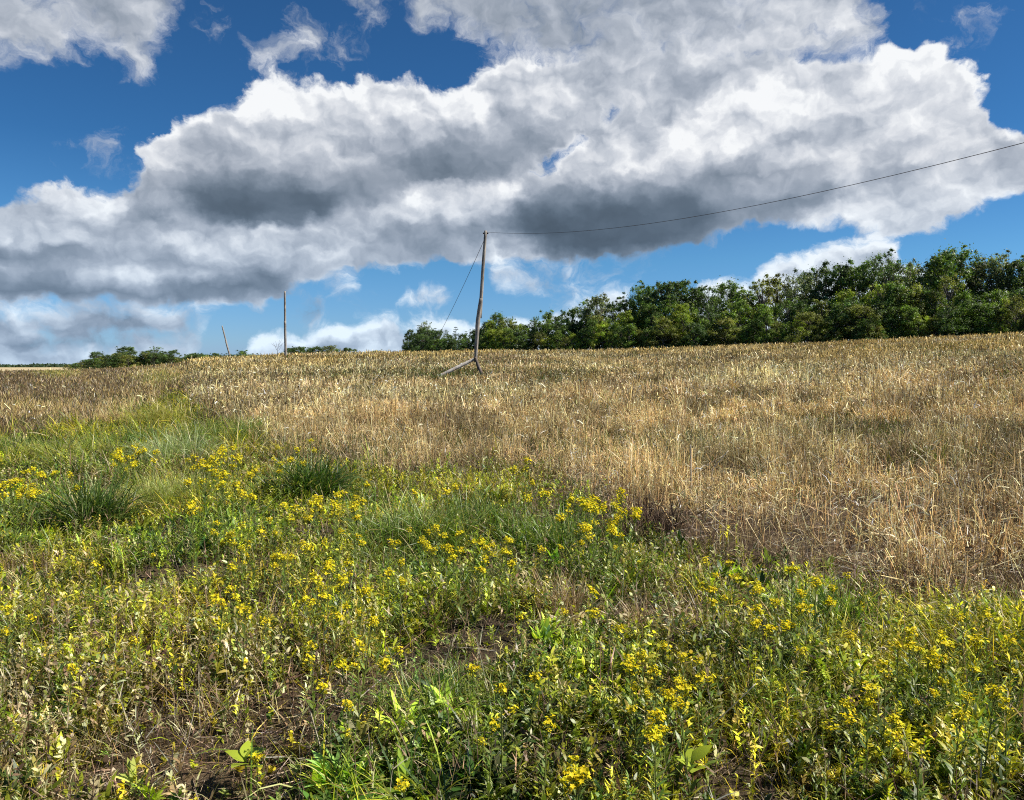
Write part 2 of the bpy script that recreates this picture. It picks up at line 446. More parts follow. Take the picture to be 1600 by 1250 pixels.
# ------------------------------------------------------------------ the lie of the land
CX = np.array([-700, 0, 100, 200, 280, 310, 450, 620, 760, 900, 1100, 1300, 1600, 2200.])
CY = np.array([578.5, 578.5, 577.5, 574, 568, 563, 555, 550.5, 549, 548, 544, 538, 530, 522.])
CD = np.array([70, 70, 74, 78, 84, 86, 96, 110, 110, 110, 108, 104, 100, 100.])
THX = np.arctan2(CX - 800, F)
ths = np.linspace(-math.pi, math.pi, 721)
Dc_t = np.interp(ths, THX, CD)
E_t = np.interp(ths, THX, (HY - CY) / F)
back = sstep(R(50), R(110), np.abs(ths))
E_t = E_t * (1 - back)
def prof(d, Dc):
    """height gained per unit of slope at distance d: a long even rise, a rounded crest, a slow fall"""
    rise = d * d / (d + 2.5)
    return rise * (1 - sstep(.88, 3.6, d / Dc))
dd = np.linspace(5, 320, 1200)
s_t = np.full(ths.shape, .03)
for it in range(30):
    z = prof(dd[None, :], Dc_t[:, None]) * s_t[:, None]
    e = ((z - CAM_Z) / dd[None, :])[:, dd < 200].max(1)
    s_t += (E_t - e) * .8
s_t = np.clip(s_t * (1 - back * .6), -.01, .08)
def Hb(x, y):
    d = np.hypot(x, y); th = np.arctan2(x, y)
    return prof(d, np.interp(th, ths, Dc_t)) * np.interp(th, ths, s_t)
def H(x, y):
    d = np.hypot(x, y)
    amp = .085 * np.exp(-d / 25) + .035
    far = sstep(130, 300, d)
    return Hb(x, y) + ((vnoise(x, y, .9, 3, 1) - .5) * 2 * amp + (vnoise(x, y, .12, 2, 2) - .5) * .28 * sstep(6, 25, d)) * (1 - far)

def to_px(x, y, z):
    """world point -> photo pixel"""
    zz = z - CAM_Z
    c, s = math.cos(PITCH), math.sin(PITCH)
    yy = y * c - zz * s; zu = y * s + zz * c
    return 800 + F * x / yy, 625 - F * zu / yy
def ray(X, Y):
    x = X - 800.0; y = F; z = 625.0 - Y
    c, s = math.cos(-PITCH), math.sin(-PITCH)
    v = np.array([x, y * c - z * s, y * s + z * c])
    return v / v[1]
def ground_at(X, Y, h=0.0):
    """where a thing h metres tall stands whose top is seen at this pixel"""
    v = ray(X, Y)
    ds = np.geomspace(1.5, 160, 3000)
    x = v[0] * ds; z = CAM_Z + v[2] * ds
    g = H(x, ds) + h
    k = np.argmax(z < g)
    return float(x[k]), float(ds[k])

# polar sheet of ground reaching the horizon
rr = np.concatenate([np.linspace(.3, 14, 90), np.geomspace(14.3, 330, 150), np.geomspace(340, 7000, 30)])
tt = np.concatenate([np.linspace(-R(48), R(48), 300), np.linspace(R(49), R(311), 120)])
RR, TT = np.meshgrid(rr, tt, indexing='ij')
gxx = RR * np.sin(TT); gyy = RR * np.cos(TT); gz = H(gxx, gyy)
nr, nt = RR.shape
V = np.stack([gxx, gyy, gz], -1).reshape(-1, 3)
V = np.vstack([V, [[0, 0, float(H(0, 0))]]])
ii, jj = np.meshgrid(np.arange(nr - 1), np.arange(nt), indexing='ij')
j2 = (jj + 1) % nt
quads = np.stack([ii * nt + jj, (ii + 1) * nt + jj, (ii + 1) * nt + j2, ii * nt + j2], -1).reshape(-1, 4)
fan = np.stack([np.full(nt, len(V) - 1), np.arange(nt), (np.arange(nt) + 1) % nt], -1)

def raw_mesh(name, V, faces_list, smooth=False):
    """faces_list: arrays (n,3) or (n,4)"""
    me = bpy.data.meshes.new(name)
    me.vertices.add(len(V)); me.vertices.foreach_set('co', np.asarray(V, np.float32).ravel())
    loops = np.concatenate([f.ravel() for f in faces_list]).astype(np.int32)
    tot = np.concatenate([np.full(len(f), f.shape[1]) for f in faces_list]).astype(np.int32)
    start = np.concatenate([[0], np.cumsum(tot)[:-1]]).astype(np.int32)
    me.loops.add(len(loops)); me.loops.foreach_set('vertex_index', loops)
    me.polygons.add(len(tot)); me.polygons.foreach_set('loop_start', start)
    me.polygons.foreach_set('loop_total', tot)
    if smooth:
        me.polygons.foreach_set('use_smooth', np.ones(len(tot), bool))
    me.update(calc_edges=True)
    return me

def set_col(me, C):
    a = me.color_attributes.new('tint', 'FLOAT_COLOR', 'POINT')
    C = np.asarray(C, np.float32)
    if C.shape[1] == 3:
        C = np.hstack([C, np.ones((len(C), 1), np.float32)])
    a.data.foreach_set('color', C.ravel())

def link(name, me, mat=None, parent=None, **props):
    o = bpy.data.objects.new(name, me)
    COL.objects.link(o)
    if mat is not None and not me.materials:
        me.materials.append(mat)
    if parent is not None:
        o.parent = parent
    for k, v in props.items():
        o[k] = v
    return o

def empty(name, loc, rz=0, **props):
    o = bpy.data.objects.new(name, None)
    o.empty_display_size = .1
    COL.objects.link(o)
    o.location = loc; o.rotation_euler = (0, 0, rz)
    for k, v in props.items():
        o[k] = v
    return o

# ------------------------------------------------------------------ materials
def mat_new(name):
    m = bpy.data.materials.new(name); m.use_nodes = True
    return m, NT(m.node_tree)

def leaf_mat(name, transl=.35, rough=.5, spec=.45, gain=(1, 1, 1), tint=None, tgain=(1.10, 1.22, .45)):
    """a thin living or dry blade: reflects, and lets some light through"""
    m, t = mat_new(name)
    if tint is None:
        at = t.n('ShaderNodeAttribute'); at.attribute_name = 'tint'
        c = at.outputs['Color']
        if gain != (1, 1, 1):
            c = t.vm('MULTIPLY', c, gain)
    else:
        gp = t.n('ShaderNodeNewGeometry')
        nz = t.noise(gp.outputs['Position'], 0.9, 3, .6)
        oi = t.n('ShaderNodeAttribute'); oi.attribute_name = 'tint'
        c = t.vm('MULTIPLY', oi.outputs['Color'], tint)
        c = t.vm('SCALE', c); t.set(c.node, 'Scale', t.maprange(nz, .25, .75, .7, 1.3))
    p = t.n('ShaderNodeBsdfPrincipled')
    t.set(p, 'Base Color', c)
    p.inputs['Roughness'].default_value = rough
    p.inputs['Specular IOR Level'].default_value = spec
    out = t.n('ShaderNodeOutputMaterial')
    if transl > 0:
        tr = t.n('ShaderNodeBsdfTranslucent')
        t.set(tr, 0, t.vm('MULTIPLY', c, tgain))
        mx = t.n('ShaderNodeMixShader')
        mx.inputs[0].default_value = transl
        t.t.links.new(p.outputs[0], mx.inputs[1]); t.t.links.new(tr.outputs[0], mx.inputs[2])
        t.t.links.new(mx.outputs[0], out.inputs[0])
    else:
        t.t.links.new(p.outputs[0], out.inputs[0])
    return m

M_GREEN = leaf_mat('living_blade', .33, .42, .40)
M_DRY = leaf_mat('dry_straw', .18, .45, .4, tgain=(1.1, 1.0, .85))
M_DEAD = leaf_mat('dead_stem', .05, .75, .15, tgain=(1, 1, 1))
M_PETAL = leaf_mat('yellow_petal', .45, .6, .2, tgain=(1.05, 1.0, .5))

def mat_soil():
    m, t = mat_new('field_soil')
    g = t.n('ShaderNodeNewGeometry').outputs['Position']
    at = t.n('ShaderNodeAttribute'); at.attribute_name = 'tint'
    n1 = t.noise(g, 1.3, 6, .62)
    n2 = t.noise(g, 14.0, 6, .7)
    n3 = t.noise(g, 90.0, 3, .6)
    c = t.ramp(n2, [(.28, (.40, .38, .36)), (.5, (1, 1, 1)), (.72, (1.55, 1.45, 1.3))])
    c = t.vm('MULTIPLY', at.outputs['Color'], c)
    c2 = t.vm('SCALE', c); t.set(c2.node, 'Scale', t.maprange(n1, .3, .7, .7, 1.3))
    # bits of straw lying on the ground, seen as pale flecks
    mp = t.n('ShaderNodeMapping'); mp.inputs['Scale'].default_value = (1, .16, 1); mp.inputs['Rotation'].default_value = (0, 0, .5)
    t.set(mp, 0, t.vm('ADD', g, t.vm('SCALE', t.noise(g, 5, 2, color=True))))
    fl = t.maprange(t.noise(mp.outputs[0], 60, 2, .5), .60, .68)
    c3 = t.mix(t.m('MULTIPLY', fl, .55), c2, (.30, .23, .14, 1))
    p = t.n('ShaderNodeBsdfPrincipled')
    t.set(p, 'Base Color', c3)
    p.inputs['Roughness'].default_value = .95
    p.inputs['Specular IOR Level'].default_value = .1
    bp = t.n('ShaderNodeBump'); bp.inputs['Strength'].default_value = .9; bp.inputs['Distance'].default_value = .03
    t.set(bp, 'Height', t.m('ADD', n2, t.m('MULTIPLY', n3, .4)))
    t.t.links.new(bp.outputs[0], p.inputs['Normal'])
    o = t.n('ShaderNodeOutputMaterial'); t.t.links.new(p.outputs[0], o.inputs[0])
    return m

# ------------------------------------------------------------------ what grows where (planned on the ground, in view coordinates)
EDGE = np.array([(-900, 690), (0, 686), (70, 678), (160, 668), (215, 655), (243, 630), (262, 606), (284, 606), (305, 648), (350, 668), (400, 684), (440, 702), (520, 714), (600, 728), (690, 752), (770, 742),
                 (860, 760), (940, 800), (990, 840), (1080, 866), (1200, 888), (1340, 922), (1440, 945), (1600, 955), (2600, 985)], float)
def zone(x, y):
    """-> green (0..1 inside the weedy green strip), field side (0 straw stubble .. 1 brown field on the left), pixel coordinates"""
    z = Hb(x, y)
    X, Y = to_px(x, y, z)
    ye = np.interp(X, EDGE[:, 0], EDGE[:, 1])
    sc = np.clip((Y - 560) / 200, .15, 2.0)
    wob = (vnoise(x, y, .8, 4, 5) - .5) * 90 * sc
    g = (Y - ye + wob) / (26 * sc)
    green = sstep(-.5, .8, g)
    left = 1 - sstep(-1, 1, (X - np.interp(Y, [560, 600, 650, 700], [292, 300, 330, 420])) / (14 + (Y - 560) * .35))
    return green, left, X, Y

gr, lf, GX_, GY_ = zone(gxx, gyy)
soil = np.empty(gxx.shape + (3,))
s_green = np.array([.034, .026, .017]); s_stub = np.array([.078, .054, .031]); s_left = np.array([.085, .055, .028]); s_far = np.array([.46, .37, .22]); s_grass = np.array([.10, .12, .035])
soil[:] = lerp(s_stub, s_left, lf[..., None])
nn = vnoise(gxx, gyy, .7, 4, 8)[..., None]
soil = lerp(soil, lerp(s_green, np.array([.085, .060, .036]), sstep(.45, .7, nn)), gr[..., None])
farm = sstep(1.6, 2.2, RR / np.interp(TT, ths, Dc_t, period=2 * math.pi))[..., None]
soil = lerp(soil, lerp(s_far, s_grass, sstep(600, 1500, RR)[..., None] * .6), farm)
off = ((np.abs(TT) > R(48)) & (np.abs(TT) < R(312)))[..., None] * .7
soil = lerp(soil, np.array([.09, .10, .035]), off * (RR[..., None] < 200))
SOILC = np.vstack([soil.reshape(-1, 3), [[.06, .05, .03]]])
gm = raw_mesh('ground', V, [quads, fan], smooth=True)
set_col(gm, SOILC)
link('ground', gm, mat_soil(), kind='structure', label='brown rising field soil under the weeds and stubble')


# ------------------------------------------------------------------ blades, stalks and leaves in bulk
class Bulk:
    """collects strips, leaves, prisms and discs and links them as one mesh"""
    def __init__(self):
        self.V = []; self.C = []; self.F4 = []; self.F3 = []; self.n = 0

    def add(self, V, C, F4=None, F3=None):
        self.V.append(V.reshape(-1, 3)); self.C.append(C.reshape(-1, 3))
        if F4 is not None: self.F4.append(F4.reshape(-1, 4) + self.n)
        if F3 is not None: self.F3.append(F3.reshape(-1, 3) + self.n)
        self.n += self.V[-1].shape[0]

    def strips(self, base, az, L, W, tilt, bend, face, col, K=3, prof=None, tipcol=None, power=1.0):
        """N curved blades of K segments; tilt and bend are angles from the vertical; prof = width at each of K+1 stations"""
        N = len(az)
        if N == 0:
            return
        t = np.linspace(0, 1, K + 1)
        if prof is None:
            prof = np.sqrt(1 - t ** 1.6) * .96 + .04
        prof = np.asarray(prof)
        tm = (t[:-1] + t[1:]) / 2
        ang = tilt[:, None] + bend[:, None] * tm[None, :] ** power
        seg = (L / K)[:, None]
        h = np.concatenate([np.zeros((N, 1)), np.cumsum(np.sin(ang) * seg, 1)], 1)
        z = np.concatenate([np.zeros((N, 1)), np.cumsum(np.cos(ang) * seg, 1)], 1)
        ca, sa_ = np.cos(az)[:, None], np.sin(az)[:, None]
        P = np.stack([base[:, 0:1] + h * ca, base[:, 1:2] + h * sa_, base[:, 2:3] + z], -1)
        angv = tilt[:, None] + bend[:, None] * t[None, :] ** power
        nx = np.cos(angv) * ca; ny = np.cos(angv) * sa_; nz = -np.sin(angv)
        cf, sf = np.cos(face)[:, None], np.sin(face)[:, None]
        wv = np.stack([-sa_ * cf + nx * sf, ca * cf + ny * sf, nz * sf], -1)
        half = (W[:, None] * .5 * prof[None, :])[..., None]
        A = P - wv * half; B = P + wv * half
        VV = np.stack([A, B], 2)                    # N, K+1, 2, 3
        c = np.repeat(col[:, None, :], K + 1, 1)
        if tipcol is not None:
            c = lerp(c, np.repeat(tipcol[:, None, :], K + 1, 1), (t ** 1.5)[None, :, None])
        CC = np.repeat(c[:, :, None, :], 2, 2)
        o = (np.arange(N) * (2 * (K + 1)))[:, None]
        k = np.arange(K)[None, :] * 2
        q = np.stack([o + k, o + k + 1, o + k + 3, o + k + 2], -1)
        self.add(VV, CC, F4=q)

    def prisms(self, base, az, L, W, tilt, bend, col, K=2, tip=.6, tipcol=None):
        """three sided round stalks"""
        N = len(az)
        if N == 0:
            return
        t = np.linspace(0, 1, K + 1); tm = (t[:-1] + t[1:]) / 2
        ang = tilt[:, None] + bend[:, None] * tm[None, :]
        seg = (L / K)[:, None]
        h = np.concatenate([np.zeros((N, 1)), np.cumsum(np.sin(ang) * seg, 1)], 1)
        z = np.concatenate([np.zeros((N, 1)), np.cumsum(np.cos(ang) * seg, 1)], 1)
        ca, sa_ = np.cos(az)[:, None], np.sin(az)[:, None]
        P = np.stack([base[:, 0:1] + h * ca, base[:, 1:2] + h * sa_, base[:, 2:3] + z], -1)
        angv = tilt[:, None] + bend[:, None] * t[None, :]
        n1 = np.stack([np.cos(angv) * ca, np.cos(angv) * sa_, -np.sin(angv)], -1)
        n2 = np.stack([-sa_ + 0 * angv, ca + 0 * angv, 0 * angv], -1)
        r = (W[:, None] * .5 * lerp(1, tip, t)[None, :])[..., None]
        ph = rng.random(N)[:, None, None] * 6.28
        vs = [P + r * (n1 * np.cos(ph + a) + n2 * np.sin(ph + a)) for a in (0, 2.0944, 4.1888)]
        VV = np.stack(vs, 2)
        c = np.repeat(col[:, None, :], K + 1, 1)
        if tipcol is not None:
            c = lerp(c, np.repeat(tipcol[:, None, :], K + 1, 1), t[None, :, None])
        CC = np.repeat(c[:, :, None, :], 3, 2)
        o = (np.arange(N) * (3 * (K + 1)))[:, None, None]
        k = (np.arange(K) * 3)[None, :, None]; a = np.arange(3)[None, None, :]; b = (a + 1) % 3
        q = np.stack([o + k + a, o + k + b, o + k + b + 3, o + k + a + 3], -1)
        self.add(VV, CC, F4=q)

    def build(self, name, mat, parent=None, **props):
        V = np.concatenate(self.V); C = np.concatenate(self.C)
        fl = []
        if self.F4: fl.append(np.concatenate(self.F4))
        if self.F3: fl.append(np.concatenate(self.F3))
        me = raw_mesh(name, V, fl)
        set_col(me, C)
        return link(name, me, mat, parent, **props)

LANCE = [.35, .9, 1.0, .55, .06]
def jit(col, n, v=.18, hue=.06):
    """per-blade natural variation of a colour"""
    c = np.array(col)[None, :] * np.exp(rng.normal(0, v, (n, 1)))
    return np.clip(c * np.exp(rng.normal(0, hue, (n, 3))), .003, .95)

def pick(cols, n, wts=None, v=.18, hue=.06):
    cols = np.array(cols); wts = None if wts is None else np.array(wts, float) / np.sum(wts)
    k = rng.choice(len(cols), n, p=wts)
    return np.clip(cols[k] * np.exp(rng.normal(0, v, (n, 1))) * np.exp(rng.normal(0, hue, (n, 3))), .003, .95)

HALF = R(38.5)
def scatter(n, d0, d1, power=1.0, th=HALF):
    """points in the wedge in view; power 1: even per square metre, 0: even per log distance"""
    u = rng.random(n)
    if power == 1.0:
        d = np.sqrt(lerp(d0 * d0, d1 * d1, u))
    elif power == 0:
        d = d0 * (d1 / d0) ** u
    else:                                           # density per m2 falls as 1/d
        d = lerp(d0, d1, u)
    a = (rng.random(n) * 2 - 1) * th
    x, y = d * np.sin(a), d * np.cos(a)
    k = y > .5
    return x[k], y[k]

U = lambda n, a, b: a + (b - a) * rng.random(n)


# ------------------------------------------------------------------ stubble: stiff straw stalks on the right
PALE = [(.80, .67, .36), (.68, .55, .27), (.54, .42, .19), (.27, .195, .10), (.88, .80, .53)]
def stubble(n, d0, d1, power, wk, hk=1.0, K=2, prism=False):
    b = Bulk()
    x, y = scatter(n, d0, d1, power)
    # stalks stand in tufts, the tufts in rows that run away from the viewer
    d = np.hypot(x, y)
    row = x * .94 + y * .34
    rowk = .5 + .5 * np.cos(row * 2 * math.pi / .38 + 2.2 * vnoise(x, y, .5, 2, 9))
    gr, lf, X, Y = zone(x, y)
    cl = vnoise(x, y, 1.1, 4, 12); cl2 = vnoise(x, y, 5.0, 3, 13)
    near = 1 - sstep(6, 16, d)
    dens = (1 - gr) * (1 - .96 * lf) * sstep(.30, .54, cl + .34 * (cl2 - .5) + .14 * (1 - near)) * lerp(1, .35 + .65 * rowk, near * .8)
    # thin, broken stand in the near right where soil shows through
    edge_r = sstep(1180, 1420, X) * sstep(760, 840, Y)
    dens = np.maximum(dens, edge_r * (1 - gr) * .75 * sstep(.25, .6, cl2))
    gap = np.exp(-((X - 1130) / 190) ** 2 - ((Y - 836) / 52) ** 2) + .7 * np.exp(-((X - 1420) / 90) ** 2 - ((Y - 800) / 14) ** 2) + .6 * np.exp(-((X - 930) / 80) ** 2 - ((Y - 748) / 10) ** 2)
    dens *= 1 - np.clip(gap, 0, 1) * lerp(.95, .45, sstep(.4, .6, cl2))
    dens = np.maximum(dens, .10 * (1 - gr) * (1 - lf))
    keep = rng.random(len(x)) < dens
    x, y, d, cl, X, Y = x[keep], y[keep], d[keep], cl[keep], X[keep], Y[keep]
    m = len(x)
    z = H(x, y) - .01
    base = np.stack([x, y, z], -1)
    tall = vnoise(x, y, .35, 3, 21)
    cl3 = vnoise(x, y, 2.6, 3, 23)
    L = U(m, .10, .38) * lerp(.75, 1.3, tall) * lerp(.45, 1.45, sstep(.25, .75, cl3)) * hk
    L[rng.random(m) < .03] *= 1.45
    L *= lerp(.35, 1, sstep(1.0, 3.0, np.hypot(x + 2.2, (y - 37) * .6)))
    low = sstep(.0, 1, (Y - 840) / 80)
    L *= 1 - .35 * low * (1 - sstep(1180, 1420, X))
    W = np.maximum(.0044, wk * d) * np.exp(rng.normal(0, .35, m))
    az = U(m, 0, 6.283)
    tilt = np.abs(rng.normal(0, .20, m)) * lerp(1, 2.1, sstep(9, 22, d)); lean = rng.random(m) < .24
    tilt[lean] = U(lean.sum(), .5, 1.35)
    bend = rng.normal(0, .35, m) * lerp(1, 1.8, sstep(9, 22, d))
    patch = vnoise(x, y, .22, 4, 31)
    col = pick(PALE, m, [3, 3.2, 3.2, 3.4, 1.6], .30, .05)
    col *= lerp(.50, 1.22, sstep(.34, .6, vnoise(x, y, 1.7, 3, 29)))[:, None]
    # ochre and reddish drifts
    col *= lerp(np.array([1.05, .96, .86]), np.array([.98, 1.0, .92]), sstep(.35, .65, patch)[:, None])
    gold = sstep(50, 10, Y - np.interp(X, [300, 900, 1600], [552, 546, 530])) * sstep(.34, .58, vnoise(x, y, .09, 3, 32))
    col = lerp(col, np.array([.56, .41, .13]) * (col.sum(1) / 1.1)[:, None], gold[:, None] * .9)
    dk = np.maximum(sstep(.50, .64, vnoise(x, y, .16, 4, 35)), .8 * sstep(.54, .66, vnoise(x, y, .6, 3, 36))) * sstep(9, 18, d)
    L *= 1 - .35 * dk
    col = lerp(col, col * np.array([.42, .40, .32]), (dk * (rng.random(m) < .75))[:, None])
    br = sstep(.52, .66, vnoise(x, y, .21, 4, 37))
    col *= (1 + .25 * br)[:, None]
    if prism:
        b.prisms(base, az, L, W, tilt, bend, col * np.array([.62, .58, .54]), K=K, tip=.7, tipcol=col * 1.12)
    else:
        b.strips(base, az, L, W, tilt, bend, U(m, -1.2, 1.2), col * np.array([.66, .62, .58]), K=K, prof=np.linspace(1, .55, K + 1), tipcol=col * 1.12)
    # dry leaves hanging from the stalks and broken straws
    k = rng.random(m) < lerp(.75, .40, sstep(30, 70, d))
    q = k.sum()
    fr = U(q, .2, .95)
    hb = base[k].copy(); dirs = L[k] * fr
    hb[:, 0] += np.cos(az[k]) * np.sin(tilt[k]) * dirs; hb[:, 1] += np.sin(az[k]) * np.sin(tilt[k]) * dirs; hb[:, 2] += np.cos(tilt[k]) * dirs
    b.strips(hb, U(q, 0, 6.283), U(q, .05, .17) * hk, W[k] * U(q, .9, 1.9) * lerp(1, .7, sstep(30, 70, d[k])), U(q, .2, 1.4), U(q, .2, 2.2), U(q, -1.4, 1.4), np.clip(col[k] * np.exp(rng.normal(.08, .28, (q, 1))), .01, .9), K=2)
    return b

def weave(n, d0, d1, power, wk):
    """fine fallen straw lying on the soil"""
    b = Bulk()
    x, y = scatter(n, d0, d1, power)
    gr, lf, X, Y = zone(x, y)
    keep = rng.random(len(x)) < lerp(1, .38, gr) * (.35 + .65 * sstep(.3, .6, vnoise(x, y, 2.0, 3, 44)))
    x, y, gr = x[keep], y[keep], gr[keep]
    m = len(x); d = np.hypot(x, y)
    base = np.stack([x, y, H(x, y) + U(m, .002, .03)], -1)
    col = pick([(.50, .40, .25), (.36, .27, .16), (.23, .15, .09), (.13, .085, .055), (.44, .40, .33)], m, [3, 3, 3, 3, 1.5], .2)
    b.strips(base, U(m, 0, 6.283), U(m, .04, .22), np.maximum(.0024, wk * d) * U(m, .6, 1.5), U(m, 1.25, 1.62), rng.normal(0, .2, m), U(m, -1.5, 1.5), col, K=2, prof=[.8, 1, .5])
    return b

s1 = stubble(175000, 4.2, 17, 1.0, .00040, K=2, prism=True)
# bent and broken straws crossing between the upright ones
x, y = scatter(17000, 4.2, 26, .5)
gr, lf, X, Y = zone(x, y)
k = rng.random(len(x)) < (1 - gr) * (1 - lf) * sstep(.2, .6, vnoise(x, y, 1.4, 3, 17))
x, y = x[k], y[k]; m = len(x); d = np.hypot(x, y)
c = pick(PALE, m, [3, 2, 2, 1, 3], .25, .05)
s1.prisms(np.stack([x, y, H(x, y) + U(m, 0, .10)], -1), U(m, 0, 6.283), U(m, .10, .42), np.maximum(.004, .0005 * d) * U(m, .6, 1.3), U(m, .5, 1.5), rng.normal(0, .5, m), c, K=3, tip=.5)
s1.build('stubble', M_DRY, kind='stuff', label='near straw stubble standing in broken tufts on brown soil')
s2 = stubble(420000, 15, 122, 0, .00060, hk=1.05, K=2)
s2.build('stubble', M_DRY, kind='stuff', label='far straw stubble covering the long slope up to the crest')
w1_ = weave(190000, 2.2, 30, .5, .0004)
w1_.build('straw_litter', M_DRY, kind='stuff', label='fallen straw and dry stems lying on the soil')

# green and dark weeds hiding between the straw, thicker in some drifts
def far_weeds():
    b = Bulk()
    x, y = scatter(230000, 8, 124, 0)
    gr, lf, X, Y = zone(x, y)
    v = vnoise(x, y, .16, 4, 51); v2 = vnoise(x, y, .5, 3, 52)
    spots = np.zeros(len(x))
    for (px, py, rx, ry, k) in [(690, 580, 60, 12, 1.0), (850, 600, 50, 10, .9), (1050, 595, 60, 9, .5), (1480, 560, 60, 10, .6), (1590, 610, 40, 30, .8), (640, 560, 30, 6, .5), (1020, 655, 20, 14, .9),
                                (1130, 690, 40, 10, .4), (900, 575, 120, 6, .4), (570, 610, 40, 14, .7), (400, 570, 30, 6, .3), (1255, 590, 50, 8, .5), (1440, 640, 40, 10, .4)]:
        spots = np.maximum(spots, k * np.exp(-((X - px) / rx) ** 2 - ((Y - py) / ry) ** 2))
    dens = (1 - gr) * (1 - .6 * lf) * np.clip(sstep(.50, .72, v + .3 * (v2 - .5)) * .40 + spots * .9 + .03, 0, 1)
    keep = rng.random(len(x)) < dens
    x, y = x[keep], y[keep]; m = len(x); d = np.hypot(x, y)
    base = np.stack([x, y, H(x, y)], -1)
    col = pick([(.085, .12, .030), (.13, .16, .040), (.10, .085, .040), (.17, .15, .05)], m, [3, 3, 2, 2], .22)
    b.strips(base, U(m, 0, 6.283), U(m, .12, .38), np.maximum(.008, .0009 * d) * U(m, .7, 1.4), U(m, 0, .5), U(m, 0, .9), U(m, -1.4, 1.4), col, K=2)
    return b
far_weeds().build('weeds', M_GREEN, kind='stuff', label='dull green weeds in drifts between the straw stalks')

# the brown field on the left, with golden and reddish dead weeds
def brown_field():
    b = Bulk()
    x, y = scatter(420000, 9, 100, 0)
    gr, lf, X, Y = zone(x, y)
    keep = rng.random(len(x)) < (1 - gr) * lf
    x, y, X, Y = x[keep], y[keep], X[keep], Y[keep]; m = len(x); d = np.hypot(x, y)
    base = np.stack([x, y, H(x, y)], -1)
    v = vnoise(x, y, .22, 4, 61); v2 = vnoise(x, y, .08, 3, 62)
    c0 = pick([(.19, .125, .050), (.28, .19, .075), (.11, .075, .032), (.40, .30, .13)], m, [4, 3, 3, 1.0], .25)
    gold = pick([(.66, .47, .15), (.78, .60, .26), (.48, .35, .10)], m, None, .18)
    gk = np.zeros(m)
    for (px, py, rx, ry, k) in [(255, 583, 46, 11, .8), (185, 645, 50, 12, .9), (60, 640, 90, 13, .7), (40, 654, 90, 8, .6), (100, 585, 30, 6, .8), (250, 605, 40, 20, .5), (230, 625, 60, 16, .5), (130, 600, 60, 8, .25)]:
        gk = np.maximum(gk, k * np.exp(-((X - px) / rx) ** 2 - ((Y - py) / ry) ** 2))
    gk = np.clip(gk * 1.15 + .18 * sstep(.58, .72, v), 0, 1)
    sel = rng.random(m) < gk
    c0[sel] = gold[sel]
    gs = np.exp(-((X - 85) / 34) ** 2 - ((Y - 584) / 7) ** 2) + .8 * np.exp(-((X - 250) / 40) ** 2 - ((Y - 592) / 12) ** 2)
    sel = rng.random(m) < np.clip(gs, 0, 1)
    c0[sel] = pick([(.26, .28, .05), (.40, .34, .06)], sel.sum())
    h = U(m, .12, .34) * lerp(.7, 1.35, v2)
    h[rng.random(m) < .05] *= 1.5
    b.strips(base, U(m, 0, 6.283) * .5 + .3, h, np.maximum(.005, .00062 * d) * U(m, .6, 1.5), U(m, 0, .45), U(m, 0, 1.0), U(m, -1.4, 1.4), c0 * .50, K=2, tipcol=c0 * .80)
    return b
brown_field().build('dead_weeds', M_DRY, kind='stuff', label='brown and golden dead weeds on the field to the left')

# ------------------------------------------------------------------ the weedy green strip in front
G_Y = (.56, .56, .060); G_M = (.29, .34, .036); G_D = (.075, .125, .022); G_B = (.22, .29, .09); G_O = (.40, .36, .12)
def green_mix(x, y, m, X, Y, dry_share=1.0):
    v = vnoise(x, y, .9, 4, 71); v2 = vnoise(x, y, .35, 3, 72)
    c = pick([G_Y, G_M, G_D, G_B, G_O], m, [3.2, 4.4, 3.2, 1.3, 1.6], .36, .08)
    c *= lerp(np.array([1.25, 1.1, .8]), np.array([.74, .84, .85]), sstep(.36, .64, v)[:, None])
    c *= lerp(1.15, .6, sstep(.45, .7, vnoise(x, y, 2.3, 3, 77)))[:, None]
    # lower left is browner and drier
    dry = np.clip(sstep(1.1, .2, np.hypot((X - 160) / 560, (Y - 1130) / 200)) * .8 + .65 * sstep(.55, .72, v2), 0, .9)
    k = rng.random(m) < (.12 + dry * .5) * dry_share
    c[k] = pick([(.52, .43, .22), (.30, .22, .11), (.62, .58, .32), (.16, .10, .055)], k.sum(), None, .25)
    return c

def thin(x, y, X, Y, lo=.32, hi=.55):
    """open patches of soil between the weeds"""
    v = vnoise(x, y, 1.5, 4, 81)
    bare = np.zeros(len(x))
    for (px, py, rx, ry, k) in [(270, 1050, 90, 24, 1), (90, 1110, 130, 60, .6), (60, 1200, 140, 40, .5), (300, 1190, 100, 40, .55), (1560, 1100, 60, 14, .9), (1250, 1010, 50, 12, .6), (860, 1180, 60, 25, .6), (1180, 845, 140, 20, .8),
                                (400, 1110, 120, 40, .45), (140, 840, 60, 14, .4), (1030, 1140, 50, 20, .4), (700, 1120, 90, 25, .4), (1180, 1180, 60, 20, .5), (1350, 930, 240, 16, .7), (1440, 1200, 60, 20, .5)]:
        bare = np.maximum(bare, k * np.exp(-((X - px) / rx) ** 2 - ((Y - py) / ry) ** 2))
    return sstep(lo, hi, v) * (1 - .60 * bare) + .16

def vigour(x, y):
    """the growth stands in mounds with hollows between"""
    return lerp(.28, 1.75, sstep(.30, .68, .6 * vnoise(x, y, 1.15, 3, 201) + .4 * vnoise(x, y, 3.1, 2, 202)))

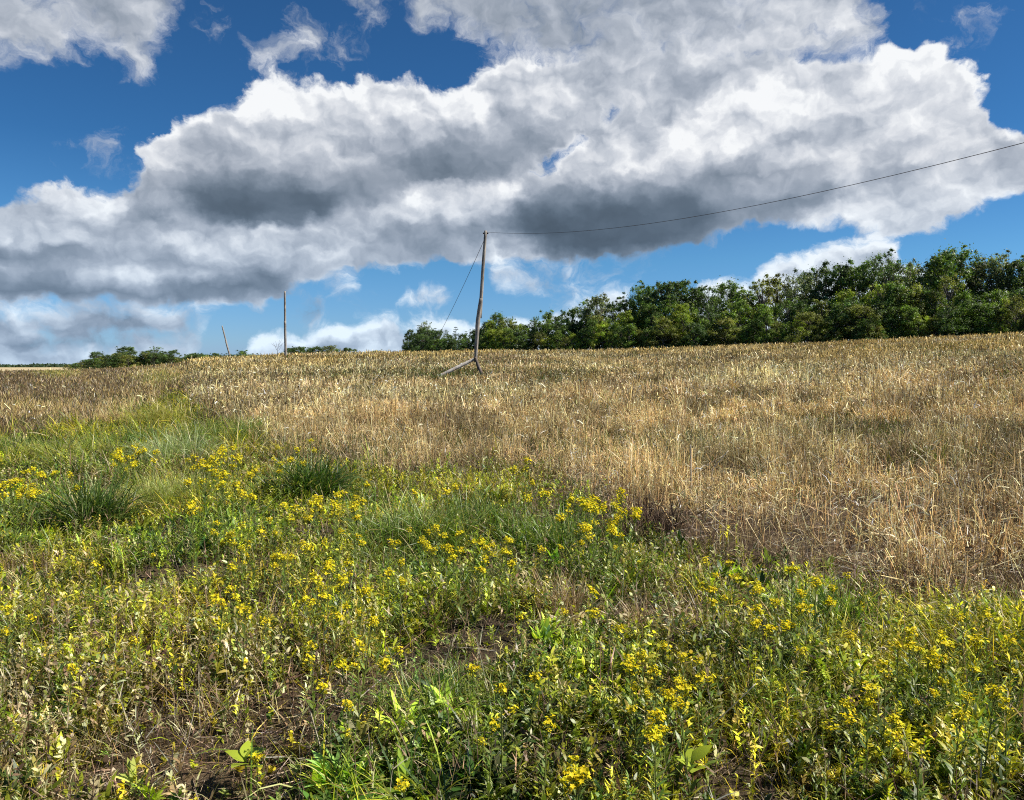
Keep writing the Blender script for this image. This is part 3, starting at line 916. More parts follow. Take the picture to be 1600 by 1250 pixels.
def grass_near():
    b = Bulk()
    x, y = scatter(640000, 2.15, 34, 0)
    gr, lf, X, Y = zone(x, y)
    tuft = vnoise(x, y, 3.2, 3, 91)
    keep = rng.random(len(x)) < gr * thin(x, y, X, Y) * (.30 + 1.0 * sstep(.42, .66, tuft))
    x, y, X, Y = x[keep], y[keep], X[keep], Y[keep]
    m = len(x); d = np.hypot(x, y)
    base = np.stack([x, y, H(x, y)], -1)
    col = green_mix(x, y, m, X, Y)
    big = vnoise(x, y, .6, 3, 92)
    far = sstep(6.5, 14, d)
    L = U(m, .04, .17) * lerp(.45, 1.6, big) * vigour(x, y) * (1 + 1.1 * far)
    W = np.maximum(.0034, .00055 * d) * np.exp(rng.normal(0, .38, m))
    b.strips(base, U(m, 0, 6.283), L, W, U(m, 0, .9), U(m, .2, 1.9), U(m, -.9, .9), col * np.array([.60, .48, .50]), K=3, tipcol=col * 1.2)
    return b
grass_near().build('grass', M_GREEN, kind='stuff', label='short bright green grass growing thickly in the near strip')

def herbs():
    """broad leaved weeds: whorls of small lance leaves on short stems"""
    b = Bulk()
    x, y = scatter(105000, 2.15, 15, .5)
    gr, lf, X, Y = zone(x, y)
    cl = vnoise(x, y, 1.8, 3, 101)
    keep = rng.random(len(x)) < gr * thin(x, y, X, Y, .36, .6) * (.25 + sstep(.40, .62, cl))
    x, y, X, Y = x[keep], y[keep], X[keep], Y[keep]; m = len(x)
    z = H(x, y)
    hgt = U(m, .03, .15) * vigour(x, y)
    kind = rng.random(m)
    pc = green_mix(x, y, m, X, Y)
    d = np.hypot(x, y)
    # stems
    laz = U(m, 0, 6.283); lt = U(m, 0, .35)
    b.strips(np.stack([x, y, z], -1), laz, hgt, np.maximum(.0022, .0004 * d), lt, U(m, 0, .2), U(m, -1, 1), pc * .7, K=1, prof=[1, .7])
    n_l = 9
    for i in range(n_l):
        f = (i + rng.random(m)) / n_l
        f = .25 + .75 * f
        bx = x + np.cos(laz) * np.sin(lt) * hgt * f; by = y + np.sin(laz) * np.sin(lt) * hgt * f; bz = z + hgt * f * np.cos(lt)
        L = U(m, .018, .055) * np.where(kind < .5, 1, .6)
        W = L * np.where(kind < .5, U(m, .20, .34), U(m, .5, .75))
        W = np.maximum(W, .0012 * d)
        c = pc * np.exp(rng.normal(0, .16, (m, 1)))
        b.strips(np.stack([bx, by, bz], -1), U(m, 0, 6.283), L, W, U(m, .35, 1.25), U(m, .1, .9), U(m, -.6, .6), c, K=3, prof=[.3, 1.0, .85, .06])
    return b
herbs().build('broadleaf_weeds', M_GREEN, kind='stuff', label='small broad leaved weeds covering the ground in the near strip')

def tall_forbs():
    """slender leafy weeds 20 to 40 cm tall"""
    b = Bulk()
    x, y = scatter(21000, 2.3, 22, .5)
    gr, lf, X, Y = zone(x, y)
    cl = vnoise(x, y, 1.1, 3, 111)
    keep = rng.random(len(x)) < gr * thin(x, y, X, Y, .36, .6) * (.12 + sstep(.44, .64, cl))
    x, y, X, Y = x[keep], y[keep], X[keep], Y[keep]; m = len(x)
    z = H(x, y); d = np.hypot(x, y)
    hgt = U(m, .10, .24) * lerp(.6, 1.3, vigour(x, y) / 1.75)
    laz = U(m, 0, 6.283); lt = U(m, 0, .28)
    pc = green_mix(x, y, m, X, Y) * np.array([1.0, 1.06, .9])
    b.prisms(np.stack([x, y, z], -1), laz, hgt, np.full(m, .0035), lt, U(m, 0, .15), pc * np.array([.9, .75, .7]), K=2, tip=.5)
    for i in range(20):
        f = .12 + .88 * (i + rng.random(m)) / 20
        bx = x + np.cos(laz) * np.sin(lt) * hgt * f; by = y + np.sin(laz) * np.sin(lt) * hgt * f; bz = z + hgt * f * np.cos(lt)
        L = U(m, .025, .058) * (1.15 - .6 * f)
        c = pc * np.exp(rng.normal(0, .15, (m, 1)))
        b.strips(np.stack([bx, by, bz], -1), U(m, 0, 6.283), L, np.maximum(L * U(m, .14, .24), .001 * d), U(m, .5, 1.1), U(m, 0, .8), U(m, -.4, .4), c, K=3, prof=[.4, 1, .8, .05])
    return b
tall_forbs().build('leafy_weeds', M_GREEN, kind='stuff', label='slender leafy green weeds standing among the flowers')

def rosettes():
    """coarser weeds with long lance leaves rising from one root"""
    b = Bulk()
    x, y = scatter(3300, 2.2, 16, .5)
    gr, lf, X, Y = zone(x, y)
    keep = rng.random(len(x)) < gr * thin(x, y, X, Y, .36, .6) * (.25 + sstep(.45, .6, vnoise(x, y, .9, 3, 121)))
    x, y, X, Y = x[keep], y[keep], X[keep], Y[keep]; m = len(x); z = H(x, y)
    pc = green_mix(x, y, m, X, Y, 0) * np.array([.80, .95, .85])
    sz = U(m, .6, 1.35)
    for i in range(18):
        L = U(m, .06, .14) * sz
        b.strips(np.stack([x + U(m, -.012, .012), y + U(m, -.012, .012), z + U(m, 0, .03)], -1), U(m, 0, 6.283), L, L * U(m, .13, .24), U(m, .15, 1.15), U(m, .1, 1.3), U(m, -.4, .4), pc * np.exp(rng.normal(0, .2, (m, 1))), K=4, prof=[.3, .8, 1, .7, .04])
    return b
rosettes().build('coarse_weeds', M_GREEN, kind='stuff', label='coarse weeds with long lance leaves in the near strip')

def long_grass():
    b = Bulk()
    x, y = scatter(60000, 2.2, 18, .5)
    gr, lf, X, Y = zone(x, y)
    keep = rng.random(len(x)) < gr * thin(x, y, X, Y) * sstep(.54, .66, vnoise(x, y, 1.3, 3, 131))
    x, y, X, Y = x[keep], y[keep], X[keep], Y[keep]; m = len(x)
    c = green_mix(x, y, m, X, Y) * np.array([1.05, 1.1, .9])
    sd = vnoise(x, y, 1.3, 3, 131) * 60
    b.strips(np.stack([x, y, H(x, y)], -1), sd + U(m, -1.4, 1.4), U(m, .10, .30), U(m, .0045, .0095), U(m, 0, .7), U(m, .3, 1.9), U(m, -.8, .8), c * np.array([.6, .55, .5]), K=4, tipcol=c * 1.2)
    return b
long_grass().build('long_grass', M_GREEN, kind='stuff', label='long arching grass blades in loose drifts between the weeds')

def dead_twigs():
    """thin dead stems standing in the green, pale or dark"""
    b = Bulk()
    x, y = scatter(26000, 2.2, 16, .5)
    gr, lf, X, Y = zone(x, y)
    ll = sstep(1.2, .2, np.hypot((X - 180) / 600, (Y - 1120) / 220))
    edge = np.exp(-((Y - np.interp(X, EDGE[:, 0], EDGE[:, 1]) + 5) / 42) ** 2)
    spot = np.exp(-((X - 1045) / 45) ** 2 - ((Y - 960) / 60) ** 2) + .8 * np.exp(-((X - 875) / 25) ** 2 - ((Y - 930) / 50) ** 2)
    keep = rng.random(len(x)) < np.clip(.13 + .25 * ll + .8 * edge + spot * .6, 0, 1) * np.clip(gr + edge, 0, 1)
    x, y, X, Y = x[keep], y[keep], X[keep], Y[keep]; m = len(x)
    base = np.stack([x, y, H(x, y)], -1)
    col = pick([(.42, .35, .24), (.20, .13, .085), (.10, .060, .045), (.32, .22, .13)], m, [2, 3, 3, 2], .2)
    L = U(m, .08, .30); az = U(m, 0, 6.283); tl = np.abs(rng.normal(0, .45, m))
    b.prisms(base, az, L, U(m, .0025, .0045), tl, rng.normal(0, .3, m), col, K=2, tip=.5)
    for i in range(4):
        f = U(m, .35, .95)
        hb = base.copy(); dl = L * f
        hb[:, 0] += np.cos(az) * np.sin(tl) * dl; hb[:, 1] += np.sin(az) * np.sin(tl) * dl; hb[:, 2] += np.cos(tl) * dl
        b.strips(hb, U(m, 0, 6.283), L * U(m, .12, .35), U(m, .002, .006), U(m, .3, 1.2), U(m, -.3, .6), U(m, -1, 1), col * np.exp(rng.normal(0, .2, (m, 1))), K=2)
    return b
dead_twigs().build('dead_stems', M_DEAD, kind='stuff', label='thin dead stems and twigs standing in the green weeds')


# ------------------------------------------------------------------ trees
def bark_mat():
    m, t = mat_new('bark')
    g = t.n('ShaderNodeTexCoord').outputs['Object']
    mp = t.n('ShaderNodeMapping'); mp.inputs['Scale'].default_value = (1, 1, .2); t.set(mp, 0, g)
    c = t.ramp(t.noise(mp.outputs[0], 9, 5, .65), [(.3, (.05, .042, .034)), (.7, (.19, .165, .14))])
    p = t.n('ShaderNodeBsdfPrincipled'); t.set(p, 'Base Color', c); p.inputs['Roughness'].default_value = .9
    o = t.n('ShaderNodeOutputMaterial'); t.t.links.new(p.outputs[0], o.inputs[0])
    return m
M_BARK = bark_mat()
TREE_TINT = {'dark green': (.115, .180, .036), 'deep green': (.088, .140, .040), 'mid green': (.165, .245, .040), 'yellow green': (.26, .32, .038), 'olive': (.19, .205, .046),
             'grey green': (.18, .21, .095), 'bluish green': (.055, .088, .042)}
M_LEAF = {k: leaf_mat('foliage_' + k.replace(' ', '_'), .34, .5, .35, tint=v, tgain=(1.15, 1.3, .5)) for k, v in TREE_TINT.items()}

def tube_bulk(b, p0, p1, r0, r1, col, K=5):
    p0 = np.array(p0, float); p1 = np.array(p1, float)
    ax = p1 - p0; ax /= np.linalg.norm(ax) + 1e-9
    u = np.cross(ax, [0, .3, 1] if abs(ax[2]) < .9 else [1, 0, 0]); u /= np.linalg.norm(u); v = np.cross(ax, u)
    a = np.arange(K) * 2 * math.pi / K
    ring = np.cos(a)[:, None] * u + np.sin(a)[:, None] * v
    VV = np.vstack([p0 + ring * r0, p1 + ring * r1])
    k = np.arange(K); kk = (k + 1) % K
    b.add(VV, np.tile(col, (2 * K, 1)), F4=np.stack([k, kk, kk + K, k + K], -1))

def leaf_cloud(b, P, Nn, size, col, droop=.3):
    """small four sided leaf sprays at points P, facing roughly Nn"""
    n = len(P)
    d = Nn + rng.normal(0, .55, (n, 3)); d /= np.linalg.norm(d, axis=1)[:, None] + 1e-9
    u = np.cross(d, rng.normal(0, 1, (n, 3))); u /= np.linalg.norm(u, axis=1)[:, None] + 1e-9
    v = np.cross(d, u)
    s = (size * np.exp(rng.normal(0, .3, n)))[:, None]
    r = U(n, .5, 1.0)[:, None]
    VV = np.stack([P - u * s, P - v * s * r * .8 + u * s * .1, P + u * s * 1.1 + d * s * .25, P + v * s * r * .8], 1)
    q = (np.arange(n) * 4)[:, None] + np.arange(4)[None, :]
    b.add(VV, np.repeat(col[:, None, :], 4, 1), F4=q)

def broad_tree(seed, kind):
    """unit-height deciduous tree: trunk with limbs, crown of leaf sprays in uneven clumps"""
    global rng
    keep = rng; rng = np.random.default_rng(seed)
    tb = Bulk(); cb = Bulk()
    grey = np.array([1., 1., 1.])
    full = {'round': 1.0, 'tall': .62, 'bush': 1.35, 'sparse': .8}[kind]
    zlo = {'round': .08, 'tall': .08, 'bush': .0, 'sparse': .22}[kind]
    rad = .30 * full
    # trunk
    pts = [np.array([0, 0, -.03])]
    for k in range(5):
        pts.append(pts[-1] + np.array([rng.normal(0, .014), rng.normal(0, .014), .155]))
    rr_ = [.022, .018, .014, .010, .007, .003]
    for k in range(5):
        tube_bulk(tb, pts[k], pts[k + 1], rr_[k], rr_[k + 1], grey, 6)
    lobes = []
    nlob = {'round': 78, 'tall': 56, 'bush': 60, 'sparse': 52}[kind]
    for i in range(nlob):
        f = rng.random() ** .9
        z = zlo + (1 - zlo) * f * .93
        prof_ = math.sin(math.pi * min(1, (.14 + .80 * f))) ** .55 if kind != 'bush' else (1 - f ** 1.8) ** .6 + .1
        r = rad * prof_ * (rng.random() ** .45) * 1.0
        a = rng.random() * 6.283
        c = np.array([math.cos(a) * r, math.sin(a) * r, z])
        lobes.append((c, rng.uniform(.030, .078) * (1.25 if kind == 'bush' else 1.0)))
        k0 = min(4, max(0, int((z - .12) / .155)))
        if rng.random() < .7:
            mid = lerp(pts[k0], c, .5) + np.array([0, 0, -.01])
            tube_bulk(tb, pts[k0], mid, .007, .004, grey, 4)
            tube_bulk(tb, mid, c, .004, .0015, grey, 4)
    # leading shoots breaking the outline
    for i in range({'round': 7, 'tall': 6, 'bush': 5, 'sparse': 10}[kind]):
        a = rng.random() * 6.283; r = rad * rng.random() * .8
        c = np.array([math.cos(a) * r, math.sin(a) * r, rng.uniform(.86, 1.0)])
        lobes.append((c, rng.uniform(.018, .035)))
        tube_bulk(tb, pts[4], c, .004, .001, grey, 4)
    per = {'round': 185, 'tall': 185, 'bush': 200, 'sparse': 85}[kind]
    for c, s in lobes:
        n = int(per * (s / .06) ** 1.6) + 10
        d = rng.normal(0, 1, (n, 3)); d /= np.linalg.norm(d, axis=1)[:, None]
        rr2 = (np.abs(rng.normal(0, .62, n)) + .18)[:, None]
        sh = np.array([1.0, 1.0, .95])
        P = c + d * rr2 * s * sh * (1 + .35 * np.sin(d[:, :1] * 7 + seed) * np.cos(d[:, 1:2] * 6))
        tone = np.exp(rng.normal(0, .30)) * np.exp(rng.normal(0, .22, (n, 1)))
        col = np.ones((n, 3)) * tone * np.array([np.exp(rng.normal(0, .06)), 1, 1])
        leaf_cloud(cb, P, d * 1.0 + np.array([0, 0, .35]), .0100 if kind != 'sparse' else .0085, col)
    rng = keep
    return tb, cb

def conifer(seed):
    global rng
    keep = rng; rng = np.random.default_rng(seed)
    tb = Bulk(); cb = Bulk(); grey = np.array([1., 1., 1.])
    tube_bulk(tb, (0, 0, -.03), (0.01, 0, .98), .016, .002, grey, 6)
    zz = .06
    while zz < .98:
        nb_ = 5
        for i in range(nb_):
            a = rng.random() * 6.283
            L = .30 * (1 - zz) ** .75 * rng.uniform(.6, 1.15) + .02
            tip = np.array([math.cos(a) * L, math.sin(a) * L, zz + L * rng.uniform(.05, .35)])
            tube_bulk(tb, (0, 0, zz), tip, .004, .001, grey, 4)
            n = int(260 * L) + 12
            t = rng.random(n) ** .7
            P = np.array([0, 0, zz]) + (tip - np.array([0, 0, zz])) * t[:, None] + rng.normal(0, 1, (n, 3)) * np.array([.022, .022, .010]) * (.5 + 1.0 * (1 - t[:, None]))
            leaf_cloud(cb, P, np.tile([0, 0, 1.], (n, 1)), .0085, np.ones((n, 3)) * np.exp(rng.normal(0, .2, (n, 1))))
        zz += rng.uniform(.045, .085)
    rng = keep
    return tb, cb

PROTO = {}
for kind, nvar in (('round', 5), ('tall', 3), ('bush', 4), ('sparse', 3), ('pine', 3)):
    L_ = []
    for i in range(nvar):
        tb, cb = conifer(300 + i) if kind == 'pine' else broad_tree(100 + i * 7 + len(kind), kind)
        mt_ = raw_mesh('trunk', np.concatenate(tb.V), [np.concatenate(tb.F4)]); set_col(mt_, np.concatenate(tb.C)); mt_.materials.append(M_BARK)
        mc_ = raw_mesh('crown', np.concatenate(cb.V), [np.concatenate(cb.F4)]); set_col(mc_, np.concatenate(cb.C)); mc_.materials.append(None)
        L_.append((mt_, mc_))
    PROTO[kind] = L_

def place_tree(x, y, h, wid, kind, tint, name, label, cat, group, var=None, rz=None, z=None):
    mt_, mc_ = PROTO[kind][random.randrange(len(PROTO[kind])) if var is None else var]
    e = empty(name, (x, y, (float(H(x, y)) if z is None else z)), random.random() * 6.28 if rz is None else rz, label=label, category=cat, group=group)
    e.scale = (h * wid, h * wid, h)
    t = bpy.data.objects.new('trunk', mt_); COL.objects.link(t); t.parent = e
    c = bpy.data.objects.new('crown', mc_); COL.objects.link(c); c.parent = e
    c.material_slots[0].link = 'OBJECT'; c.material_slots[0].material = M_LEAF[tint]
    return e

SKY_X = [560, 620, 640, 662, 690, 720, 745, 775, 800, 815, 850, 890, 935, 960, 985, 1005, 1020, 1055, 1080, 1100, 1140, 1180, 1240, 1270, 1290, 1310, 1340, 1380, 1400, 1425, 1440, 1480, 1510, 1540, 1570, 1600, 1700, 1850]
SKY_Y = [545, 534, 515, 503, 512, 515, 512, 490, 492, 502, 490, 482, 462, 474, 460, 441, 449, 436, 441, 450, 446, 441, 430, 420, 433, 412, 410, 393, 409, 405, 418, 390, 398, 410, 395, 405, 385, 380]
def wood_dist(X):
    return float(np.interp(X, [560, 620, 800, 1000, 1300, 1600, 1900], [205, 195, 165, 146, 128, 118, 112]))
ORD = ['first', 'second', 'third', 'fourth', 'fifth', 'sixth', 'seventh', 'eighth', 'ninth', 'tenth', 'eleventh', 'twelfth', 'thirteenth', 'fourteenth', 'fifteenth', 'sixteenth', 'seventeenth', 'eighteenth',
       'nineteenth', 'twentieth'] + ['twenty-' + o for o in ('first', 'second', 'third', 'fourth', 'fifth', 'sixth', 'seventh', 'eighth', 'ninth')] + ['thirtieth'] + \
      ['thirty-' + o for o in ('first', 'second', 'third', 'fourth', 'fifth', 'sixth', 'seventh', 'eighth', 'ninth')] + ['fortieth'] + ['forty-' + o for o in ('first', 'second', 'third', 'fourth', 'fifth', 'sixth', 'seventh', 'eighth', 'ninth')] + ['fiftieth'] + \
      ['fifty-' + o for o in ('first', 'second', 'third', 'fourth', 'fifth', 'sixth', 'seventh', 'eighth', 'ninth')] + ['sixtieth'] + ['sixty-' + o for o in ('first', 'second', 'third', 'fourth', 'fifth', 'sixth', 'seventh', 'eighth', 'ninth')] + ['seventieth']
random.seed(21)
rows = {'back': [], 'mid': [], 'front': []}
# the skyline row: tree tops where the outline of the wood has them
tops = [(640, 514, 'round', 'deep green', .8), (655, 506, 'pine', 'bluish green', 1), (664, 501, 'sparse', 'grey green', 1), (680, 512, 'pine', 'bluish green', 1), (697, 513, 'pine', 'deep green', 1), (712, 510, 'pine', 'bluish green', 1),
        (728, 517, 'pine', 'deep green', 1), (742, 514, 'round', 'deep green', .9), (762, 500, 'round', 'deep green', 1), (778, 489, 'round', 'dark green', .95), (797, 494, 'sparse', 'dark green', .9), (818, 505, 'round', 'dark green', 1), (836, 495, 'sparse', 'dark green', 1),
        (855, 485, 'tall', 'mid green', 1), (872, 492, 'round', 'deep green', 1), (893, 479, 'round', 'dark green', 1), (915, 468, 'sparse', 'dark green', 1.1), (935, 459, 'round', 'grey green', 1), (958, 470, 'round', 'deep green', 1), (978, 458, 'tall', 'deep green', 1.1),
        (1000, 443, 'sparse', 'dark green', 1), (1012, 438, 'tall', 'dark green', 1.2), (1036, 440, 'round', 'deep green', 1), (1060, 435, 'round', 'deep green', 1.1), (1088, 445, 'round', 'deep green', 1), (1110, 446, 'sparse', 'deep green', 1), (1138, 440, 'round', 'dark green', 1),
        (1165, 442, 'tall', 'mid green', 1.2), (1190, 434, 'sparse', 'olive', 1.1), (1212, 431, 'round', 'olive', 1), (1240, 428, 'sparse', 'grey green', 1), (1258, 420, 'tall', 'deep green', .8), (1275, 424, 'sparse', 'grey green', 1), (1300, 412, 'round', 'deep green', .9), (1312, 408, 'tall', 'deep green', 1),
        (1338, 410, 'round', 'dark green', 1), (1362, 402, 'sparse', 'dark green', .9), (1382, 391, 'sparse', 'deep green', 1), (1402, 408, 'round', 'dark green', .9), (1424, 404, 'sparse', 'grey green', 1), (1445, 415, 'round', 'mid green', .9), (1470, 393, 'round', 'dark green', 1), (1490, 387, 'round', 'dark green', 1),
        (1515, 396, 'sparse', 'dark green', 1), (1545, 405, 'round', 'grey green', 1), (1568, 393, 'sparse', 'grey green', 1.1), (1592, 404, 'round', 'deep green', 1), (1622, 396, 'round', 'dark green', 1), (1665, 388, 'round', 'mid green', 1), (1710, 384, 'round', 'dark green', 1), (1760, 380, 'round', 'deep green', 1), (1810, 380, 'round', 'dark green', 1)]
for X, Y, k, t_, wd in tops:
    d = wood_dist(X) + random.uniform(10, 18)
    rows['back'].append((X, Y, k, t_, wd, d))
X = 648
while X < 1800:
    d = wood_dist(X) + random.uniform(4, 9)
    base_y = 545 if X < 900 else float(np.interp(X, [900, 1600], [543, 530]))
    ys = float(np.interp(X, SKY_X, SKY_Y))
    Y = lerp(ys, base_y, random.uniform(.24, .46) if X > 860 else random.uniform(.08, .30))
    rows['mid'].append((X, Y, random.choice(['round', 'tall', 'sparse', 'tall', 'round']) if X > 735 else random.choice(['pine', 'round']), random.choice(['dark green', 'deep green', 'mid green', 'mid green', 'olive', 'yellow green', 'dark green']) if X > 735 else 'deep green', random.uniform(.85, 1.15), d))
    X += (9 + (X - 620) * .014) * random.uniform(.8, 1.2)
X = 632
while X < 1780:
    d = wood_dist(X) + random.uniform(-1, 3)
    base_y = 545 if X < 900 else float(np.interp(X, [900, 1600], [543, 530]))
    ys = float(np.interp(X, SKY_X, SKY_Y))
    Y = lerp(ys, base_y, random.uniform(.42, .72) if X > 860 else random.uniform(.3, .55))
    rows['front'].append((X, Y, 'bush' if random.random() < .6 else random.choice(['tall', 'round']), random.choice(['mid green', 'yellow green', 'mid green', 'dark green', 'deep green', 'olive', 'dark green']) if X > 770 else random.choice(['deep green', 'dark green', 'deep green']), random.uniform(.9, 1.4), d))
    X += (10 + (X - 620) * .010) * random.uniform(.75, 1.25)
SHAPE = {'round': 'round-crowned', 'tall': 'narrow', 'bush': 'bushy', 'sparse': 'twiggy', 'pine': 'layered'}
WHERE = {'back': 'on the skyline of the wood', 'mid': 'in the middle of the wood', 'front': 'at the wood\'s front edge'}
for rk, lst in rows.items():
    lst.sort()
    count = {}
    for X, Y, k, t_, wd, d in lst:
        v = ray(X, Y); x = v[0] * d; y = d
        zt = CAM_Z + v[2] * d
        g = float(H(x, y)) - .5; h = max(2.0, zt - g)
        if X > 1600:
            lab = f'{t_} {SHAPE[k]} tree {WHERE[rk]}, past the picture edge'
            grp = 'trees of the wood beyond the right edge'
        else:
            key = (k, t_); count[key] = count.get(key, 0) + 1
            word = 'conifer' if k == 'pine' else 'tree'
            sh = 'layered' if k == 'pine' else SHAPE[k]
            lab = f'{t_} {sh} {word} {WHERE[rk]}, {ORD[count[key] - 1]} such from the left'
            grp = 'trees of the wood on the right'
        nm = {'pine': 'conifer', 'bush': 'bush', 'sparse': 'slender_tree'}.get(k, 'broadleaf_tree')
        place_tree(x, y, h, wd * (1.0 if k != 'bush' else 1.15), k, t_, nm, lab, 'bush' if k == 'bush' else 'tree', grp, z=g)

# far trees to the left, beyond the crest
left = [(118, 567, 'bush', 'dark green', 1.6, 420), (136, 563, 'round', 'deep green', 1.3, 400), (151, 549, 'round', 'deep green', 1.2, 380), (170, 560, 'round', 'dark green', 1.3, 370), (184, 551, 'round', 'deep green', 1.1, 360), (197, 541, 'round', 'deep green', 1.35, 350),
        (214, 556, 'bush', 'olive', 1.1, 345), (228, 547, 'round', 'dark green', 1.2, 345), (245, 541, 'sparse', 'dark green', 1.3, 345), (268, 546, 'round', 'deep green', 1.5, 330), (282, 556, 'bush', 'olive', 1.1, 330),
        (300, 551, 'round', 'deep green', 1.4, 330), (312, 552, 'round', 'deep green', 1.3, 330), (324, 553, 'bush', 'deep green', 1.4, 325), (338, 551, 'round', 'dark green', 1.2, 320), (352, 556, 'bush', 'olive', 1.3, 320), (378, 547, 'tall', 'dark green', 1.4, 320), (392, 553, 'bush', 'dark green', 1.3, 310),
        (454, 542, 'round', 'deep green', 1.4, 300), (468, 541, 'round', 'deep green', 1.3, 300), (478, 546, 'bush', 'dark green', 1.3, 300), (493, 541, 'round', 'deep green', 1.5, 300), (513, 539, 'round', 'grey green', 1.3, 300), (522, 542, 'sparse', 'olive', 1.3, 300), (534, 544, 'round', 'deep green', 1.4, 290), (546, 543, 'round', 'deep green', 1.5, 290),
        (588, 546, 'bush', 'deep green', 1.2, 280)]
for i in range(26):
    X = 104 + i * 7.3 + random.uniform(-2, 2)
    left.append((X, float(np.interp(X, [100, 130, 150, 197, 215, 240, 270, 292], [568, 560, 554, 548, 556, 547, 552, 557])) + random.uniform(0, 5), random.choice(['bush', 'round', 'bush']), random.choice(['deep green', 'dark green', 'deep green', 'olive']), 1.3, 345 + random.uniform(-15, 10)))
for i in range(16):
    X = 296 + i * 7.2
    left.append((X, 552 + random.uniform(0, 4), 'bush', random.choice(['deep green', 'dark green']), 1.5, 318))
left.sort()
for i, (X, Y, k, t_, wd, d) in enumerate(left):
    v = ray(X, Y); x = v[0] * d
    g = float(H(x, d)); h = max(1.5, CAM_Z + v[2] * d - g)
    zone_ = 'beyond the left end of the field' if X < 290 else ('just left of the second pole' if X < 445 else 'between second pole and wood')
    cnt = sum(1 for q in left[:i] if (q[0] < 290) == (X < 290) and (q[0] < 445) == (X < 445))
    place_tree(x, d, h, wd * 1.25, k, t_, 'distant_tree', f'small {t_} tree {zone_}, {ORD[cnt]} from the left', 'tree', 'distant trees along the horizon')
# far-off wood that reads as one mass
b = Bulk()
nfw = 9000
fx = U(nfw, -900, -330); fy = 1150 + U(nfw, -40, 40)
hgt = 4 * (.35 + vnoise(fx, fy * 0, .02, 3, 7))
P = np.stack([fx, fy, H(fx, fy) + hgt * rng.random(nfw) ** .7], -1)
leaf_cloud(b, P, np.tile([0, -.6, .6], (nfw, 1)), 1.6, np.ones((nfw, 3)) * np.exp(rng.normal(0, .2, (nfw, 1))))
b.build('distant_wood', M_LEAF['bluish green'], kind='stuff', label='thin dark line of far-off woodland on the left horizon')

# ------------------------------------------------------------------ poles, wires
def wood_mat(name, dark, light, sc=1.0):
    m, t = mat_new(name)
    g = t.n('ShaderNodeTexCoord').outputs['Object']
    mp = t.n('ShaderNodeMapping'); mp.inputs['Scale'].default_value = (14 * sc, 14 * sc, .9); t.set(mp, 0, g)
    n1 = t.noise(mp.outputs[0], 2.0, 6, .65)
    n2 = t.noise(g, 2.1, 3, .5)
    c = t.ramp(n1, [(.30, dark), (.62, light)])
    c = t.vm('SCALE', c); t.set(c.node, 'Scale', t.maprange(n2, .3, .7, .65, 1.25))
    p = t.n('ShaderNodeBsdfPrincipled'); t.set(p, 'Base Color', c); p.inputs['Roughness'].default_value = .85; p.inputs['Specular IOR Level'].default_value = .2
    bp = t.n('ShaderNodeBump'); bp.inputs['Strength'].default_value = .6; bp.inputs['Distance'].default_value = .01; t.set(bp, 'Height', n1)
    t.t.links.new(bp.outputs[0], p.inputs['Normal'])
    o = t.n('ShaderNodeOutputMaterial'); t.t.links.new(p.outputs[0], o.inputs[0])
    return m
M_TIMBER = wood_mat('weathered_timber', (.12, .10, .085), (.37, .335, .29))
M_TIMBER_D = wood_mat('dark_timber', (.05, .04, .032), (.17, .135, .11))
def iron_mat():
    m, t = mat_new('rusty_iron')
    c = t.ramp(t.noise(t.n('ShaderNodeTexCoord').outputs['Object'], 30, 4), [(.35, (.03, .025, .022)), (.7, (.12, .07, .045))])
    p = t.n('ShaderNodeBsdfPrincipled'); t.set(p, 'Base Color', c); p.inputs['Roughness'].default_value = .6; p.inputs['Metallic'].default_value = .6
    o = t.n('ShaderNodeOutputMaterial'); t.t.links.new(p.outputs[0], o.inputs[0])
    return m
M_IRON = iron_mat()

def log_mesh(name, pts, radii, K=10, wob=.04, square=0.0, seed=1):
    """a rough round or half-squared timber through the given points"""
    r_ = np.random.default_rng(seed)
    pts = np.array(pts, float)
    n = 14
    tt_ = np.linspace(0, 1, n); L = np.linspace(0, 1, len(pts))
    C = np.stack([np.interp(tt_, L, pts[:, i]) for i in range(3)], -1)
    rad = np.interp(tt_, np.linspace(0, 1, len(radii)), radii)
    ax = pts[-1] - pts[0]; ax /= np.linalg.norm(ax)
    u = np.cross(ax, [0, 1, 0] if abs(ax[1]) < .8 else [1, 0, 0]); u /= np.linalg.norm(u); v = np.cross(ax, u)
    a = np.arange(K) * 2 * math.pi / K
    sq = 1 + square * (np.maximum(np.abs(np.cos(a)), np.abs(np.sin(a))) ** -1 - 1)
    VV = []
    ph = r_.random(K)
    for k in range(n):
        rr_ = rad[k] * sq * (1 + wob * (r_.random(K) - .5) + wob * .8 * np.sin(ph * 9 + k * .7))
        VV.append(C[k] + (np.cos(a) * rr_)[:, None] * u + (np.sin(a) * rr_)[:, None] * v)
    VV = np.vstack(VV + [C[:1], C[-1:]])
    q = []; t3 = []
    for k in range(n - 1):
        for i in range(K):
            j = (i + 1) % K
            q.append((k * K + i, k * K + j, (k + 1) * K + j, (k + 1) * K + i))
    for i in range(K):
        j = (i + 1) % K
        t3.append((n * K, j, i)); t3.append((n * K + 1, (n - 1) * K + i, (n - 1) * K + j))
    return raw_mesh(name, VV, [np.array(q), np.array(t3)])

